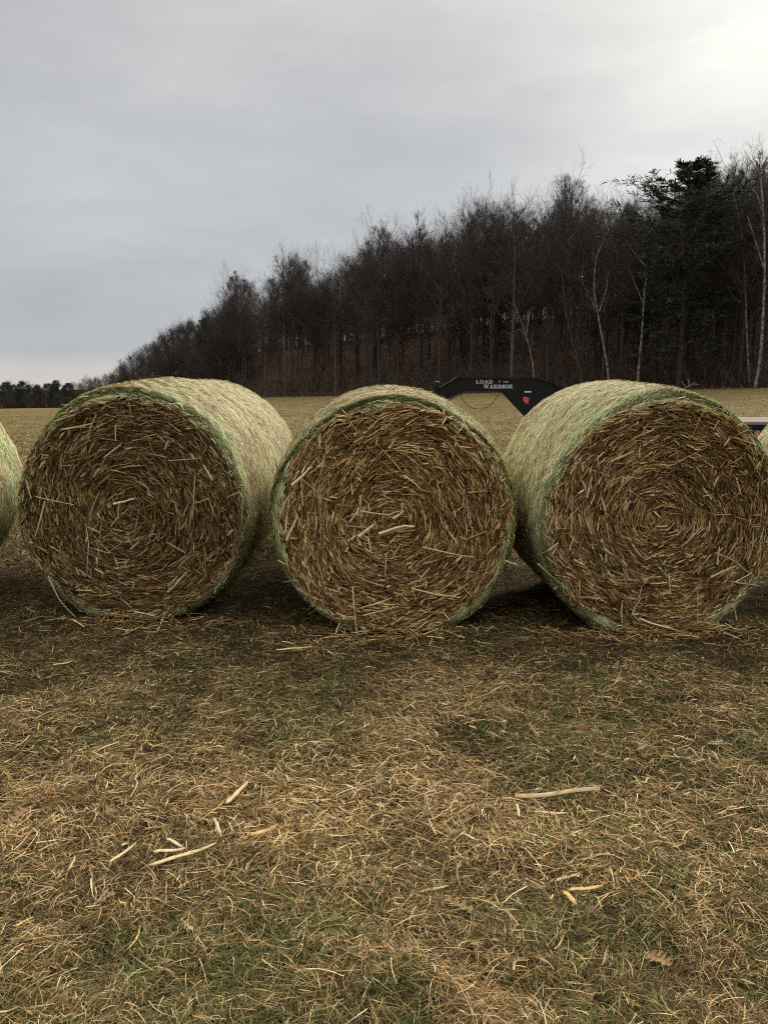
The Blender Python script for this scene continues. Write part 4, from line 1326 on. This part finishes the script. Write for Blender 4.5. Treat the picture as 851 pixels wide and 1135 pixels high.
n = 1300
th = rng.uniform(-R(34), R(34), n); r = 1.5 * (5.2 / 1.5) ** rng.random(n)
X = r * np.sin(th); Y = r * np.cos(th)
kp = (rng.random(n) < .25) | (vnoise(X, Y, .7, 81) > .56)
X, Y = X[kp], Y[kp]; n = len(X)
az = rng.uniform(0, 6.28, n); l = rng.uniform(.008, .04, n) * np.exp(rng.normal(0, .3, n))
d = np.stack([np.cos(az), np.sin(az), rng.normal(0, .25, n)], -1) * l[:, None]
P0 = np.stack([X, Y, terrain(X, Y) + .018 + rng.random(n) * .022], -1)
P = np.stack([P0 - d, P0 - d * .3 + rng.normal(0, .003, (n, 3)), P0 + d * .4 + rng.normal(0, .003, (n, 3)), P0 + d], 1)
S = unit(np.cross(d, np.array([0, 0, 1.0])) + rng.normal(0, .25, (n, 3)))
V, F, C = ribbons(P, rng.uniform(.0010, .0042, n)[:, None] * np.array([.4, 1, .9, .3]), S, pal(n, [(3, (.62, .46, .22)), (2, (.74, .58, .31)), (2, (.44, .28, .11)), (1, (.70, .46, .15))], .2))
tag(link('husk_flakes', npmesh('husk_flakes', V, F, C), M_straw), 'small torn husk flakes and leaf bits strewn through the grass', 'husk flakes', None, 'stuff')

# ------------------------------------------------------------------ stalk pieces and leaves on the grass
M_husk = mat_plain('dry_husk', (.74, .57, .32), (.56, .41, .20), 0.7, 0.2, 25.0, 0.3)
M_husky = mat_plain('yellow_husk', (.74, .50, .18), (.56, .35, .11), 0.7, 0.2, 25.0, 0.3)
M_leaf = mat_plain('dry_leaf', (.36, .22, .11), (.24, .14, .065), 0.8, 0.15, 30.0, 0.3)


def husk(p0, p1, w_px, label, mat=None, name='corn_stalk', cup=.16, rise=.02):
    a, b_ = on_ground(*p0), on_ground(*p1)
    c_ = (a + b_) / 2
    L = np.linalg.norm(b_ - a)
    w = w_px / FPX * c_[1] * .62
    zt = float(terrain(c_[0], c_[1])) + .036
    root = empty(name, (c_[0], c_[1], zt), math.atan2(b_[1] - a[1], b_[0] - a[0]))
    k, m = 14, 7
    V = []
    for i in range(k):
        s_ = i / (k - 1) - .5
        ww = w * np.interp(s_, [-.5, -.42, .1, .4, .5], [.55, .9, 1, .7, .12]) * (1 + .12 * math.sin(i * 2.1 + L * 50))
        for top_ in (1, 0):
            for j in range(m):
                q = (j / (m - 1) - .5)
                zz = cup * w * (1 - (2 * q) ** 2) * .8 + rise * s_ * s_ * 3 * L + (.0022 if top_ else 0) + .15 * w * math.sin(j * 2.4)
                V.append((s_ * L + (.35 * w * math.sin(j * 2.9 + L * 31) if i in (0, k - 1) else 0), q * ww * (1 + .12 * math.sin(i * 1.3 + j * 1.9 + L * 77)) + .014 * L * math.sin(s_ * 5 + L * 19), zz + .3 * w * math.sin(s_ * 7 + L * 40) * .5))
    F = []
    for i in range(k - 1):
        for j in range(m - 1):
            a0 = i * 2 * m + j; b0 = a0 + 2 * m
            F.append((a0, b0, b0 + 1, a0 + 1)); F.append((a0 + m, a0 + m + 1, b0 + m + 1, b0 + m))
        a0 = i * 2 * m; b0 = a0 + 2 * m
        F.append((a0, a0 + m, b0 + m, b0)); F.append((a0 + m - 1, b0 + m - 1, b0 + 2 * m - 1, a0 + 2 * m - 1))
    me = npmesh('blade', np.array(V), np.array(F), smooth=True)
    bpy.data.objects.remove(root)
    o = link(name, me, mat or M_husk)
    o.location = (c_[0], c_[1], zt); o.rotation_euler = (0, 0, math.atan2(b_[1] - a[1], b_[0] - a[0]))
    tag(o, label, 'corn stalk' if name == 'corn_stalk' else 'corn husk', 'corn stalk and husk pieces scattered on the grass')
    return o


husk((570, 898), (664, 890), 7, 'longest straight pale corn stalk piece on the grass below the middle bale', cup=1.0)
husk((167, 981), (240, 955), 9, 'long pale split corn stalk, lowest of the scatter on the left grass')
husk((172, 966), (208, 962), 8, 'short pale husk strip crossing the long split stalk', name='corn_husk')
husk((186, 950), (204, 960), 6, 'small tan husk strip just above the long split stalk', name='corn_husk')
husk((123, 978), (152, 956), 6, 'thin pale husk strip left of the long split stalk', name='corn_husk')
husk((252, 904), (275, 879), 8, 'pale husk strip pointing up and right above the yellow husk', name='corn_husk')
husk((238, 920), (247, 942), 6, 'short upright husk strip left of the yellow husk', name='corn_husk')
husk((278, 943), (309, 931), 9, 'yellow pointed husk lying on the left grass', M_husky, 'corn_husk')
husk((592, 911), (630, 913), 5, 'thin tan stalk piece just under the longest corn stalk')
husk((630, 999), (668, 994), 8, 'wide tan husk piece on the lower right grass', M_husky, 'corn_husk')
husk((615, 987), (640, 979), 6, 'pale husk piece above the wide tan husk on the right grass', name='corn_husk')
husk((624, 1003), (638, 1018), 9, 'folded yellowish husk under the wide tan husk on the right grass', M_husky, 'corn_husk')
husk((466, 999), (497, 992), 5, 'small pale stalk piece left of the husks on the lower right grass')
husk((512, 938), (530, 947), 5, 'small curled pale stalk piece between the long stalk and the lobed leaf')
husk((474, 920), (484, 940), 4, 'slim pale stalk piece on the centre grass left of the longest stalk')
husk((306, 727), (345, 723), 5, 'pale stalk pieces on the dark ground in front of the left gap between bales')
husk((572, 905), (575, 920), 5, 'short pale stalk piece pointing down from the left end of the longest stalk')
husk((60, 745), (80, 741), 4, 'small pale stalk piece on the dark ground below the dark faced bale')


def oak_leaf(px, py, size_px, rz, label):
    c_ = on_ground(px, py)
    s = size_px / FPX * c_[1] * .85
    out = []
    nL = 4
    half = []
    for i in range(nL):
        u0 = -.42 + i * .24
        half += [(u0, .05), (u0 + .05, .26 + .08 * math.sin(i * 1.7)), (u0 + .12, .30 + .08 * math.sin(i * 1.7)), (u0 + .17, .20), (u0 + .19, .07)]
    half += [(.52, .10), (.60, .0)]
    poly = [(-.75, .008)] + half + [(x_, -y_) for x_, y_ in half[::-1][1:]] + [(-.75, -.008)]
    m = len(poly)
    V = []
    for dz in (0.003, 0.0):
        V += [(x_ * s, y_ * s, dz + s * (.35 * y_ * y_ * 2 + .12 * math.sin(x_ * 4) * .5 + .25 * abs(y_) * (x_ > .1))) for x_, y_ in poly]
        V += [(x_ * s, 0, dz + s * .06 * math.sin(x_ * 4)) for x_ in np.linspace(-.7, .55, m)]
    # strips from the outline to the midrib
    F = []
    for off in (0, 2 * m):
        for i in range(m):
            j = (i + 1) % m
            mi = lambda q: off + m + int(np.clip(round((poly[q][0] + .7) / 1.25 * (m - 1)), 0, m - 1))
            f = (off + i, off + j, mi(j), mi(i))
            F.append(f if mi(i) != mi(j) else (off + i, off + j, mi(i)))
    for i in range(m):
        j = (i + 1) % m
        F.append((i, j, j + 2 * m, i + 2 * m))
    me = bpy.data.meshes.new('oak_leaf'); me.from_pydata([tuple(float(q) for q in v) for v in V], [], F); me.validate(); me.update()
    o = link('oak_leaf', me, M_leaf)
    o.location = (c_[0], c_[1], float(terrain(c_[0], c_[1])) + .034); o.rotation_euler = (R(12), R(-6), rz)
    tag(o, label, 'leaf', 'dry oak leaves scattered on the grass')


oak_leaf(20, 922, 34, R(70), 'dry brown lobed leaf lying at the left edge of the grass')
oak_leaf(510, 1014, 44, R(165), 'largest dry lobed leaf in the middle of the lower grass')
oak_leaf(590, 814, 26, R(120), 'dry reddish lobed leaf on the grass below the right gap between bales')
oak_leaf(443, 1083, 34, R(10), 'pale curled dry leaf near the bottom middle of the grass')
oak_leaf(728, 1073, 40, R(-60), 'dry brown leaf near the bottom right of the grass')
oak_leaf(119, 1012, 22, R(20), 'small dry leaf low on the left grass below the thin husk strip')
